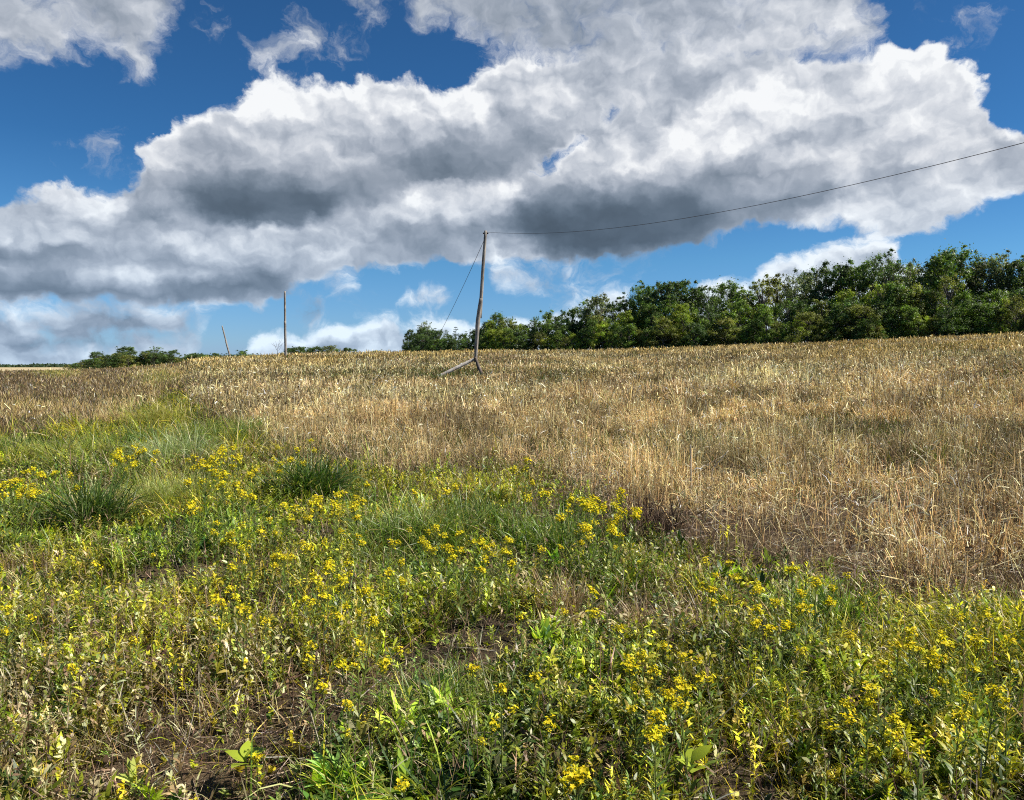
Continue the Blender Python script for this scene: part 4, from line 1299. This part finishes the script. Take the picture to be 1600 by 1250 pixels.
def loc_of(X, Y, d):
    v = ray(X, Y)
    return np.array([v[0] * d, d, CAM_Z + v[2] * d])
DP = 38.0
apex = loc_of(742.5, 562, DP)
ground_z = float(H(apex[0], apex[1]))
org = np.array([apex[0], apex[1], ground_z])
pole = empty('utility_pole', org, label='tall leaning weathered timber pole spliced near the middle, standing on short splayed legs', category='pole')
L_ = lambda X, Y, dy=0: loc_of(X, Y, DP + dy) - org
top = L_(758.8, 360.5)
link('upper_timber', log_mesh('upper_timber', [L_(749.8, 497), L_(754.6, 420), top], [.085, .078, .066], square=.45, seed=2), M_TIMBER, pole)
link('lower_timber', log_mesh('lower_timber', [L_(743.0, 566, -.06), L_(746.2, 505, -.10), L_(751.6, 466, -.16)], [.070, .105, .085], square=.3, seed=3), M_TIMBER, pole)
link('leg', log_mesh('leg', [L_(743.5, 560, -.1), L_(686, 588, -.5)], [.075, .085], seed=4), wood_mat('pale_timber', (.34, .29, .24), (.66, .60, .52)), pole)
link('leg', log_mesh('leg', [L_(742.5, 559, -.1), L_(754.5, 588, -.9)], [.070, .075], seed=5), M_TIMBER_D, pole)
link('leg', log_mesh('leg', [L_(743.5, 561, .1), L_(748, 578, 1.3)], [.055, .06], seed=6), M_TIMBER_D, pole)
def bolt(p, r, L, name, par, ax=(0, 1, 0)):
    p = np.array(p); ax = np.array(ax, float)
    return link(name, log_mesh(name, [p - ax * L / 2, p + ax * L / 2], [r, r], K=8, wob=0), M_IRON, par)
bolt(L_(742.5, 560, -.13), .055, .20, 'hinge_bolt', pole)
for yy in (474, 488):
    bolt(L_(lerp(750.8, 748.5, (yy - 474) / 14), yy, -.12), .022, .34, 'splice_bolt', pole)
bolt(top + np.array([0, 0, -.12]), .035, .26, 'wire_clamp', pole, (1, 0, 0))

def small_pole(X0, Y0, X1, Y1, d, r, lab, nm='utility_pole'):
    a = loc_of(X1, Y1, d); g = float(H(a[0], a[1])); t_ = loc_of(X0, Y0, d)
    a2 = a + (a - t_) / (t_[2] - a[2]) * (a[2] - g + .1) if a[2] > g else a
    e = empty(nm, (a[0], a[1], g), label=lab, category='pole')
    o0 = np.array([a[0], a[1], g])
    mid = (a2 + t_) / 2
    link('upper_timber', log_mesh('upper_timber', [mid - o0 - (t_ - a2) * .04, t_ - o0], [r, r * .8], seed=9), M_TIMBER, e)
    link('lower_timber', log_mesh('lower_timber', [a2 - o0 + np.array([.03, -.02, 0]), mid - o0 + (t_ - a2) * .05 + np.array([.03, -r * 1.3, 0])], [r * 1.1, r * 1.0], seed=10), M_TIMBER, e)
    bolt(mid - o0, .03, .4, 'splice_bolt', e)
    return t_
small_pole(445, 455, 446, 551, 93, .135, 'upright timber pole on the crest, the second along the line')
small_pole(347, 509, 359, 556, 150, .15, 'small leaning timber pole beyond the crest, farthest of the line')

def wire(name, pts, r, label, cat):
    b = Bulk()
    pts = np.array(pts)
    for i in range(len(pts) - 1):
        tube_bulk(b, pts[i], pts[i + 1], r, r, np.array([1., 1, 1]), 6)
    me = raw_mesh(name, np.concatenate(b.V), [np.concatenate(b.F4)])
    return link(name, me, M_IRON, label=label, category=cat)
T0 = top + org - np.array([0, 0, .06])
ts_ = np.linspace(0, 1, 60)
end = np.array([T0[0] + 25, T0[1] - 56, 0])
wpts = [np.array([lerp(T0[0], end[0], t), lerp(T0[1], end[1], t), T0[2] - 11.1 * t + 13.5 * t * t]) for t in ts_]
wire('overhead_wire', wpts, .0062, 'thin dark wire sagging from the tall pole up over the right side of the field', 'wire')
ga = loc_of(662, 553, 62)
ga[2] = float(H(ga[0], ga[1]))
G0 = top + org - np.array([.03, 0, .35])
gpts = [lerp(G0, ga, t) - np.array([0, 0, 1.1 * t * (1 - t)]) for t in np.linspace(0, 1, 14)]
wire('guy_wire', gpts, .011, 'thin guy wire slanting down to the left behind the tall pole', 'wire')
e = empty('utility_pole', (end[0], end[1], float(H(end[0], end[1]))), label='timber pole behind the viewer that carries the near end of the wire', category='pole')
link('upper_timber', log_mesh('upper_timber', [(0, 0, -.2), (0, 0, T0[2] + 2.1 - e.location[2])], [.12, .08], seed=9), M_TIMBER, e)
# little bare sapling by the second pole
b = Bulk(); sp_ = loc_of(433, 552, 90)
sz = float(H(sp_[0], sp_[1])); sp_[2] = 0
tube_bulk(b, (0, 0, 0), (.1, 0, 1.6), .05, .03, np.ones(3)); 
for (ax_, az_, z0, z1) in [(.9, 0, 1.2, 2.3), (-.7, .1, 1.3, 2.6), (.4, .2, 1.6, 3.2), (-.2, -.2, 1.6, 3.0), (1.5, 0, 1.9, 2.9), (-1.1, 0, 1.9, 2.5), (.9, .1, 2.2, 3.3)]:
    tube_bulk(b, (.1 + ax_ * .2, 0, z0), (ax_, az_, z1), .03, .012, np.ones(3), 4)
me = raw_mesh('bare_sapling', np.concatenate(b.V), [np.concatenate(b.F4)])
o = link('bare_sapling', me, M_BARK, label='small leafless sapling on the crest just left of the second pole', category='sapling'); o.location = (sp_[0], sp_[1], sz); o.scale = (.62, .62, .62)


# ------------------------------------------------------------------ yellow-flowered weeds, each a thing with stem, leaves and flower clusters
def flower_proto(seed, nstem, h):
    global rng
    keep = rng; rng = np.random.default_rng(seed)
    sb = Bulk(); lb = Bulk(); heads = []
    for s in range(nstem):
        az = rng.random() * 6.283; tilt = rng.uniform(.02, .16) + .035 * nstem * rng.random(); hh = h * (1 if s == 0 else rng.uniform(.72, 1.0))
        b0 = np.array([math.cos(az) * .012 * nstem, math.sin(az) * .012 * nstem, 0])
        tip = b0 + np.array([math.cos(az) * math.sin(tilt) * hh, math.sin(az) * math.sin(tilt) * hh, math.cos(tilt) * hh])
        fork = b0 + (tip - b0) * .80
        stc = np.array([.20, .22, .06]) * rng.uniform(.8, 1.2)
        tube_bulk(sb, b0 - [0, 0, .02], fork, .0030, .0020, stc, 4)
        # leaves up the stem
        nl = 26
        f = np.linspace(.04, .92, nl) + rng.normal(0, .01, nl)
        P = b0 + (tip - b0) * f[:, None]
        ll = U(nl, .035, .075) * (1.15 - .65 * f)
        lc = pick([(.17, .24, .045), (.24, .30, .05), (.11, .17, .035)], nl, None, .15)
        lb.strips(P, U(nl, 0, 6.283), ll, ll * U(nl, .14, .24), U(nl, .5, 1.1), U(nl, 0, .8), U(nl, -.4, .4), lc, K=3, prof=[.4, 1, .8, .05])
        # flat-topped spray
        fb = Bulk()
        nr_ = rng.integers(6, 10)
        for r_i in range(nr_):
            a = r_i * 2.4 + rng.random() * .6
            rad_ = math.sqrt((r_i + .3) / nr_) * rng.uniform(.016, .026) * (1.3 if nstem > 2 else 1)
            e = tip + np.array([math.cos(a) * rad_, math.sin(a) * rad_, -.35 * rad_ + rng.normal(0, .008)])
            tube_bulk(sb, lerp(fork, tip, rng.random() * .6), e, .0013, .0009, stc, 3)
            nh = rng.integers(4, 7 if nstem < 3 else 9)
            for q in range(nh):
                c = e + np.clip(rng.normal(0, .0075, 3), -.014, .014) * np.array([1, 1, 1.1])
                nrm = (e - tip) * 16 * np.array([1, 1, .3]) + np.array([rng.normal(0, .55), rng.normal(0, .55), .8]); nrm /= np.linalg.norm(nrm)
                u = np.cross(nrm, [1, 0, 0]); u /= np.linalg.norm(u); v = np.cross(nrm, u)
                R_ = rng.uniform(.0056, .0092)
                K = 5
                aa = np.arange(2 * K) * math.pi / K + rng.random()
                rads = np.where(np.arange(2 * K) % 2 == 0, R_, R_ * .55)
                ring = c + (np.cos(aa) * rads)[:, None] * u + (np.sin(aa) * rads)[:, None] * v + nrm * .0012
                VV = np.vstack([c[None, :] - nrm * .0008, ring])
                k = np.arange(2 * K)
                yc = np.array([.97, .85, .035]) * np.array([rng.uniform(.88, 1.08), rng.uniform(.82, 1.12), 1])
                cc = np.vstack([[.92, .74, .02], np.tile(yc, (2 * K, 1))])
                fb.add(VV, cc, F3=np.stack([np.zeros(2 * K, int), k + 1, (k + 1) % (2 * K) + 1], -1))
                # green cup under the head
                tube_bulk(sb, c - nrm * .006, c - nrm * .0005, .0012, .0028, np.array([.22, .27, .05]), 4)
        heads.append(fb)
    rng = keep
    def mk(nm, bb, mat):
        fl = []
        if bb.F4: fl.append(np.concatenate(bb.F4))
        if bb.F3: fl.append(np.concatenate(bb.F3))
        me = raw_mesh(nm, np.concatenate(bb.V), fl); set_col(me, np.concatenate(bb.C)); me.materials.append(mat)
        return me
    return mk('stem', sb, M_GREEN), mk('leaves', lb, M_GREEN), [mk('flower_cluster', q, M_PETAL) for q in heads]
FP = {1: [flower_proto(500 + i, 1, .36) for i in range(5)], 2: [flower_proto(520 + i, 2, .38) for i in range(4)], 3: [flower_proto(540 + i, 3, .38) for i in range(4)], 5: [flower_proto(560 + i, 5, .40) for i in range(4)]}

FL = [  # (x, y) of the top of each flowering plant in the photograph, number of stems
    (1020, 1003, 3), (990, 1020, 1), (1065, 1030, 2), (1010, 1043, 2), (1040, 1042, 3), (1000, 1066, 2), (1050, 1078, 3), (1085, 1088, 2), (1035, 1100, 3), (1090, 1035, 1), (1030, 1122, 2), (945, 955, 2), (1110, 1055, 1), (1125, 1060, 1), (1015, 1110, 1),
    (1345, 998, 1), (1345, 1080, 3), (1358, 1112, 3), (1390, 1158, 2), (1430, 1148, 2), (1450, 985, 3), (1435, 998, 2), (1422, 990, 2), (1455, 1018, 3), (1452, 1048, 2), (1490, 1038, 2), (1503, 998, 2), (1515, 970, 1), (1405, 1010, 2), (1480, 1108, 1),
    (1505, 1088, 1), (1575, 1088, 2), (1530, 1068, 1), (1545, 965, 1), (1222, 945, 2), (1238, 950, 1), (1242, 1010, 1), (1467, 993, 2), (1590, 1000, 1), (1385, 1030, 1),
    (1130, 880, 2), (1105, 878, 1), (1133, 900, 2), (1106, 910, 1), (1190, 905, 2), (1240, 893, 2), (1270, 898, 2), (1302, 898, 2), (1170, 925, 1), (1205, 950, 2), (1112, 935, 1), (1260, 905, 1), (1135, 935, 1), (1250, 945, 1), (1165, 975, 1), (1210, 985, 1),
    (812, 716, 2), (838, 732, 2), (845, 768, 3), (895, 783, 2), (915, 778, 2), (945, 774, 3), (960, 778, 3), (952, 795, 3), (905, 812, 3), (912, 828, 2), (978, 808, 1), (962, 838, 2), (855, 852, 1), (872, 855, 1), (916, 922, 1), (820, 960, 1), (935, 790, 2), (958, 768, 2), (880, 790, 1), (930, 840, 1),
    (745, 848, 3), (768, 842, 3), (735, 868, 2), (772, 858, 2), (670, 828, 2), (692, 826, 3), (650, 828, 2), (628, 830, 2), (610, 848, 1), (678, 845, 3), (616, 888, 2), (622, 880, 1), (760, 838, 2), (715, 860, 1), (785, 880, 1),
    (480, 778, 2), (497, 778, 2), (527, 768, 3), (520, 782, 3), (470, 790, 2), (450, 790, 2), (425, 813, 2), (343, 818, 3), (330, 825, 2), (358, 822, 2), (375, 850, 2), (380, 860, 2), (460, 858, 3), (466, 850, 3), (437, 868, 2), (527, 876, 3), (508, 893, 3), (532, 900, 2),
    (512, 912, 3), (550, 905, 2), (500, 920, 2), (550, 942, 2), (556, 972, 1), (565, 780, 1), (560, 758, 2), (560, 838, 1), (572, 845, 1), (520, 830, 2), (555, 790, 2), (300, 783, 2), (308, 792, 1), (375, 752, 2), (382, 765, 1), (505, 935, 2), (490, 900, 2), (545, 925, 1), (420, 830, 1), (400, 845, 1),
    (195, 702, 3), (210, 708, 3), (222, 698, 3), (185, 712, 3), (330, 702, 3), (345, 708, 3), (360, 698, 3), (300, 718, 3), (320, 712, 3), (375, 728, 2), (350, 735, 2), (20, 738, 3), (42, 743, 3), (4, 748, 3), (100, 738, 2), (62, 733, 3), (482, 688, 3), (438, 722, 2), (440, 700, 2), (415, 870, 1), (230, 705, 3), (205, 722, 2), (340, 722, 3),
    (310, 730, 2), (365, 712, 3), (385, 718, 2), (15, 755, 2), (30, 752, 2), (460, 700, 2), (470, 722, 1), (395, 740, 1),
    (350, 923, 3), (358, 938, 2), (240, 868, 1), (425, 962, 2), (372, 948, 1), (335, 935, 1), (500, 1032, 2), (495, 1008, 1), (550, 1022, 2), (592, 1018, 2), (525, 1068, 2), (540, 1088, 1), (592, 968, 1), (562, 1012, 1), (742, 1162, 1), (815, 1108, 1), (842, 1138, 1), (895, 1168, 2), (905, 1175, 1),
    (820, 1053, 1), (850, 1208, 2), (880, 1212, 2), (868, 1228, 1), (910, 1228, 2), (405, 1188, 1), (650, 1172, 1), (556, 1163, 1), (582, 1040, 1), (742, 1048, 1), (757, 1138, 1), (785, 1080, 1), (640, 1218, 1), (230, 998, 1), (95, 1038, 1), (10, 955, 2), (55, 965, 1), (140, 880, 1), (640, 768, 1), (700, 765, 1), (725, 760, 1),
]
rf = random.Random(9)
plants = []
for X, Y, n in FL:
    far = Y < 800
    if Y > 960 and n > 1 and rf.random() < .5: n -= 1
    if Y > 1150 and rf.random() < .35: continue
    h = rf.uniform(.30, .42) if not far else rf.uniform(.42, .60)
    if n == 3 and rf.random() < .4: n = 5
    x, y = ground_at(X, Y, h)
    plants.append([x, y, h, n, X, Y])
# plus the many weaker ones between them
for i in range(26):
    X = rf.uniform(20, 1590); Y = rf.uniform(700, 1230)
    if Y < np.interp(X, EDGE[:, 0], EDGE[:, 1]) + 20 or (X < 350 and Y > 980):
        continue
    h = rf.uniform(.16, .28); x, y = ground_at(X, Y, h)
    plants.append([x, y, h, 1, X, Y])
BANDS = [(0, 760, 'in the farthest green grass'), (760, 860, 'just below the straw edge'), (860, 980, 'halfway down the green strip'), (980, 1090, 'in the nearer weeds'), (1090, 1300, 'in the weeds along the bottom')]
STN = {1: 'single', 2: 'two-stemmed', 3: 'three-stemmed', 5: 'bushy'}
plants.sort(key=lambda p: p[4])
cnt = {}
for x, y, h, n, X, Y in plants:
    bi = next(i for i, b_ in enumerate(BANDS) if b_[0] <= Y < b_[1])
    key = (bi, n, h < .285); cnt[key] = cnt.get(key, 0) + 1
    size = 'short' if h < .285 else 'tall'
    lab = f'{size} {STN[n]} yellow-flowered plant {BANDS[bi][2]}, {ORD[cnt[key] - 1]} from the left'
    st, lv, hd = FP[n][rf.randrange(len(FP[n]))]
    s = h / {1: .36, 2: .38, 3: .38, 5: .40}[n]
    e = empty('yellow_ragwort', (x, y, float(H(x, y))), rf.random() * 6.28, label=lab, category='flowering plant', group='yellow flowers in the green weeds')
    sw = s * (1.0 if Y > 800 else .95)
    e.scale = (sw, sw, s)
    for me in [st, lv] + hd:
        o = bpy.data.objects.new(me.name.split('.')[0], me); COL.objects.link(o); o.parent = e

# ------------------------------------------------------------------ single tufts, dead stalks and seedlings one could point at
def tuft(X, Y, h, rad, n, cols, label, wid=.005, spread=.7, mat=None, name='grass_tuft', bendk=1.0, cat='grass tuft'):
    x0, y0 = ground_at(X, Y)
    b = Bulk()
    n = int(n * .9); ns = max(3, n // 55)
    # a tuft is several small sheaves of uneven height that grow into each other
    sr = rad * rng.random(ns) ** .6 * .85; sa_ = U(ns, 0, 6.283); sh_ = U(ns, .45, 1.12); sk = rng.integers(0, ns, n)
    cx_, cy_ = sr * np.cos(sa_), sr * np.sin(sa_)
    q = rng.normal(0, .035 + rad * .07, (2, n))
    x = x0 + cx_[sk] + q[0]; y = y0 + cy_[sk] + q[1]
    r = np.hypot(x - x0, y - y0); a = np.arctan2(q[1], q[0]) + rng.normal(0, .5, n)
    base = np.stack([x - x0, y - y0, H(x, y) - H(x0, y0)], -1)
    az = a + rng.normal(0, .7, n)
    c = pick(cols, n, None, .26)
    st_ = rng.random(n) < .10
    if mat is None: c[st_] = pick([(.50, .40, .20), (.36, .30, .10)], st_.sum())
    tl = U(n, 0, .35 + .5 * spread)
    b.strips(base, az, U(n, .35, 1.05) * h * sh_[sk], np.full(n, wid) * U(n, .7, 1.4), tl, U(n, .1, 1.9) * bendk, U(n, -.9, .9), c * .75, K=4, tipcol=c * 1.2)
    o = b.build(name, mat or M_GREEN, label=label, category=cat)
    o.location = (x0, y0, float(H(x0, y0)))
    return o
DKG = [(.05, .09, .02), (.085, .135, .028), (.13, .19, .05)]
MDG = [(.14, .22, .04), (.20, .28, .045), (.10, .16, .03)]
YLG = [(.34, .38, .10), (.42, .44, .16), (.26, .32, .07)]
BRN = [(.42, .30, .15), (.28, .19, .10), (.55, .43, .25)]
DBR = [(.10, .062, .038), (.065, .042, .030), (.17, .11, .065)]
tuft(145, 826, .58, .30, 2300, DKG, 'dark green grass tuft with curled tips near the left edge', .0105, .6)
tuft(485, 780, .62, .34, 2000, [(.05, .095, .018), (.09, .15, .03)], 'dark green upright grass tuft at the foot of the straw', .010, .55)
tuft(635, 850, .50, .60, 2600, MDG + YLG[:1], 'broad fresh green grass tuft in the middle of the flowers', .0055, .8)
tuft(262, 802, .60, .42, 3400, YLG, 'pale yellow-green feathery grass tuft between the flowers', .004, .5)
tuft(275, 728, .62, .55, 2600, [(.34, .40, .17), (.26, .33, .13), (.40, .44, .24)], 'tall pale silvery green grass tuft under the brown field', .006, .45)
tuft(95, 722, .52, .62, 2400, [(.36, .38, .07), (.28, .32, .05)], 'yellowish bushy grass tuft near the left edge', .006, .8)
tuft(30, 716, .46, .8, 2400, DKG + MDG, 'dark green low grass clump at the left edge', .006, .8)
tuft(195, 704, .56, .75, 2800, MDG, 'mid green grass clump touching the brown field', .006, .6)
tuft(350, 694, .60, .9, 3400, MDG + [(.24, .24, .05)], 'olive green grass clump beside the start of the straw', .006, .6)
tuft(250, 664, .62, .7, 2400, [(.30, .32, .06), (.42, .36, .10)], 'yellow-green grass clump at the top of the green strip', .007, .6)
tuft(175, 664, .50, .7, 2200, [(.58, .44, .20), (.46, .34, .14)], 'golden bent dry grass tuft at the edge of the brown field', .007, .9, M_DRY, 'dry_grass_tuft')
tuft(760, 820, .40, .4, 1400, MDG, 'fresh green grass tuft left of the tallest yellow flowers', .005, .7)
tuft(935, 905, .30, .42, 1800, [(.16, .25, .04), (.24, .33, .05)], 'bright green leafy tuft under the tall yellow flowers', .008, .9)
tuft(845, 850, .34, .45, 1500, MDG, 'deep green leafy clump beside the straw edge', .006, .7)
tuft(1045, 1005, .36, .26, 620, BRN, 'brown dry grass clump standing in the green weeds', .0042, .35, M_DRY, 'dry_grass_tuft', .5)
tuft(875, 965, .36, .14, 420, BRN, 'thin reddish brown dry grass clump between green weeds', .0042, .3, M_DRY, 'dry_grass_tuft', .5)
tuft(1005, 832, .36, .40, 900, DBR, 'dark brown dead weed clump at the straw edge', .0060, .35, M_DEAD, 'dead_weed_clump', .4, 'dead plant')
tuft(1300, 978, .34, .30, 1200, [(.12, .20, .035), (.18, .26, .04)], 'tall green leafy tuft in the right hand weeds', .007, .7)
tuft(1520, 1130, .28, .35, 1300, [(.24, .32, .05), (.16, .24, .04)], 'bright green grass tuft near the right edge', .005, .6)
tuft(705, 1105, .26, .30, 1000, YLG + MDG, 'fine yellow-green grass tuft in the nearest weeds', .0035, .8)
tuft(40, 1010, .24, .25, 700, YLG + MDG, 'small yellow-green tuft at the left edge', .004, .8)

def stalk(pts, r, label, name='dead_stalk'):
    """a bent dead stalk through pixel/height points on the ground plane"""
    P = []
    (X0, Y0, h0) = pts[0]
    x0, y0 = ground_at(X0, Y0, h0)
    for X, Y, dy in [(p[0], p[1], i) for i, p in enumerate(pts)]:
        P.append(loc_of(X, Y, y0))
    P = np.array(P); o0 = P[0].copy()
    o = link(name, log_mesh(name, P - o0, [r, r * .6], K=6), M_STRAW, label=label, category='dead stalk')
    o.location = o0
    return o
M_STRAW, t_ = mat_new('bleached_stalk')
_c = t_.ramp(t_.noise(t_.n('ShaderNodeTexCoord').outputs['Object'], 14, 4), [(.3, (.34, .27, .18)), (.7, (.62, .54, .40))])
_p = t_.n('ShaderNodeBsdfPrincipled'); t_.set(_p, 'Base Color', _c); _p.inputs['Roughness'].default_value = .7
_o = t_.n('ShaderNodeOutputMaterial'); t_.t.links.new(_p.outputs[0], _o.inputs[0])
stalk([(1098, 1146, .02), (1140, 1108, .1), (1181, 1068, .2)], .0035, 'long pale stick lying across the weeds right of the near flowers')
stalk([(1079, 775, .0), (1080, 735, .2), (1079, 695, .3)], .011, 'pale upright dead stalk standing in the straw')
stalk([(1111, 765, .0), (1113, 733, .2), (1138, 704, .3)], .009, 'pale forked looking dead stalk in the straw, bent to the right')
stalk([(1060, 748, .02), (1090, 735, .1), (1130, 712, .3)], .006, 'thin pale dead stalk slanting right over the straw')
stalk([(1316, 872, .02), (1330, 855, .1), (1358, 843, .2)], .006, 'curved pale stalk lying at the lower edge of the straw')
stalk([(1436, 860, .02), (1465, 830, .1), (1486, 811, .2)], .006, 'pale broken stalk leaning right in the near straw')
stalk([(1515, 858, .02), (1550, 885, .0)], .005, 'pale stalk lying down to the right in the near straw')
stalk([(915, 925, .01), (907, 890, .2), (903, 868, .3)], .004, 'thin white dead stem standing among green weeds')
stalk([(475, 850, .02), (487, 815, .2), (502, 792, .3)], .006, 'pale bent dead stem leaning over the yellow flowers')
stalk([(130, 950, .01), (155, 930, .1), (187, 921, .2)], .004, 'curved pale dead stem at the left among low weeds')
stalk([(283, 1198, .0), (297, 1140, .2), (305, 1102, .3)], .0026, 'thin yellowish seed stem rising from bare soil')
stalk([(580, 1200, .0), (581, 1175, .2), (581, 1160, .3)], .0045, 'short pale broken stem near the bottom')
stalk([(507, 1215, .0), (500, 1165, .2), (485, 1112, .3)], .003, 'long thin dead stem leaning left near the bottom')

def seedling(X, Y, h, label):
    """seedling with a few broad bright leaves"""
    x0, y0 = ground_at(X, Y)
    e = empty('broadleaf_seedling', (x0, y0, float(H(x0, y0))), label=label, category='seedling')
    sb = Bulk(); tube_bulk(sb, (0, 0, -.01), (0, 0, h), .0035, .0025, np.array([.30, .34, .06]), 6)
    sb.build('stem', M_GREEN, e)
    for i in range(5):
        lb = Bulk(); a = i * 1.35 + .4
        n = 1
        L = rng.uniform(.07, .10)
        for k, (hw) in enumerate([0]):
            lb.strips(np.array([[0, 0, h * (1 - .08 * i)]]), np.array([a]), np.array([L]), np.array([L * .62]), np.array([rng.uniform(.7, 1.1)]), np.array([.7]), np.array([rng.uniform(-.3, .3)]),
                      np.array([[.38, .46, .035]]) * rng.uniform(.75, 1.1), K=6, prof=[.08, .7, 1, .95, .72, .4, .02])
        lb.build('leaf', M_GREEN, e)
seedling(385, 1235, .13, 'seedling with broad bright yellow-green leaves at the bottom left')
seedling(1082, 1240, .12, 'seedling with broad bright yellow-green leaves at the bottom centre right')
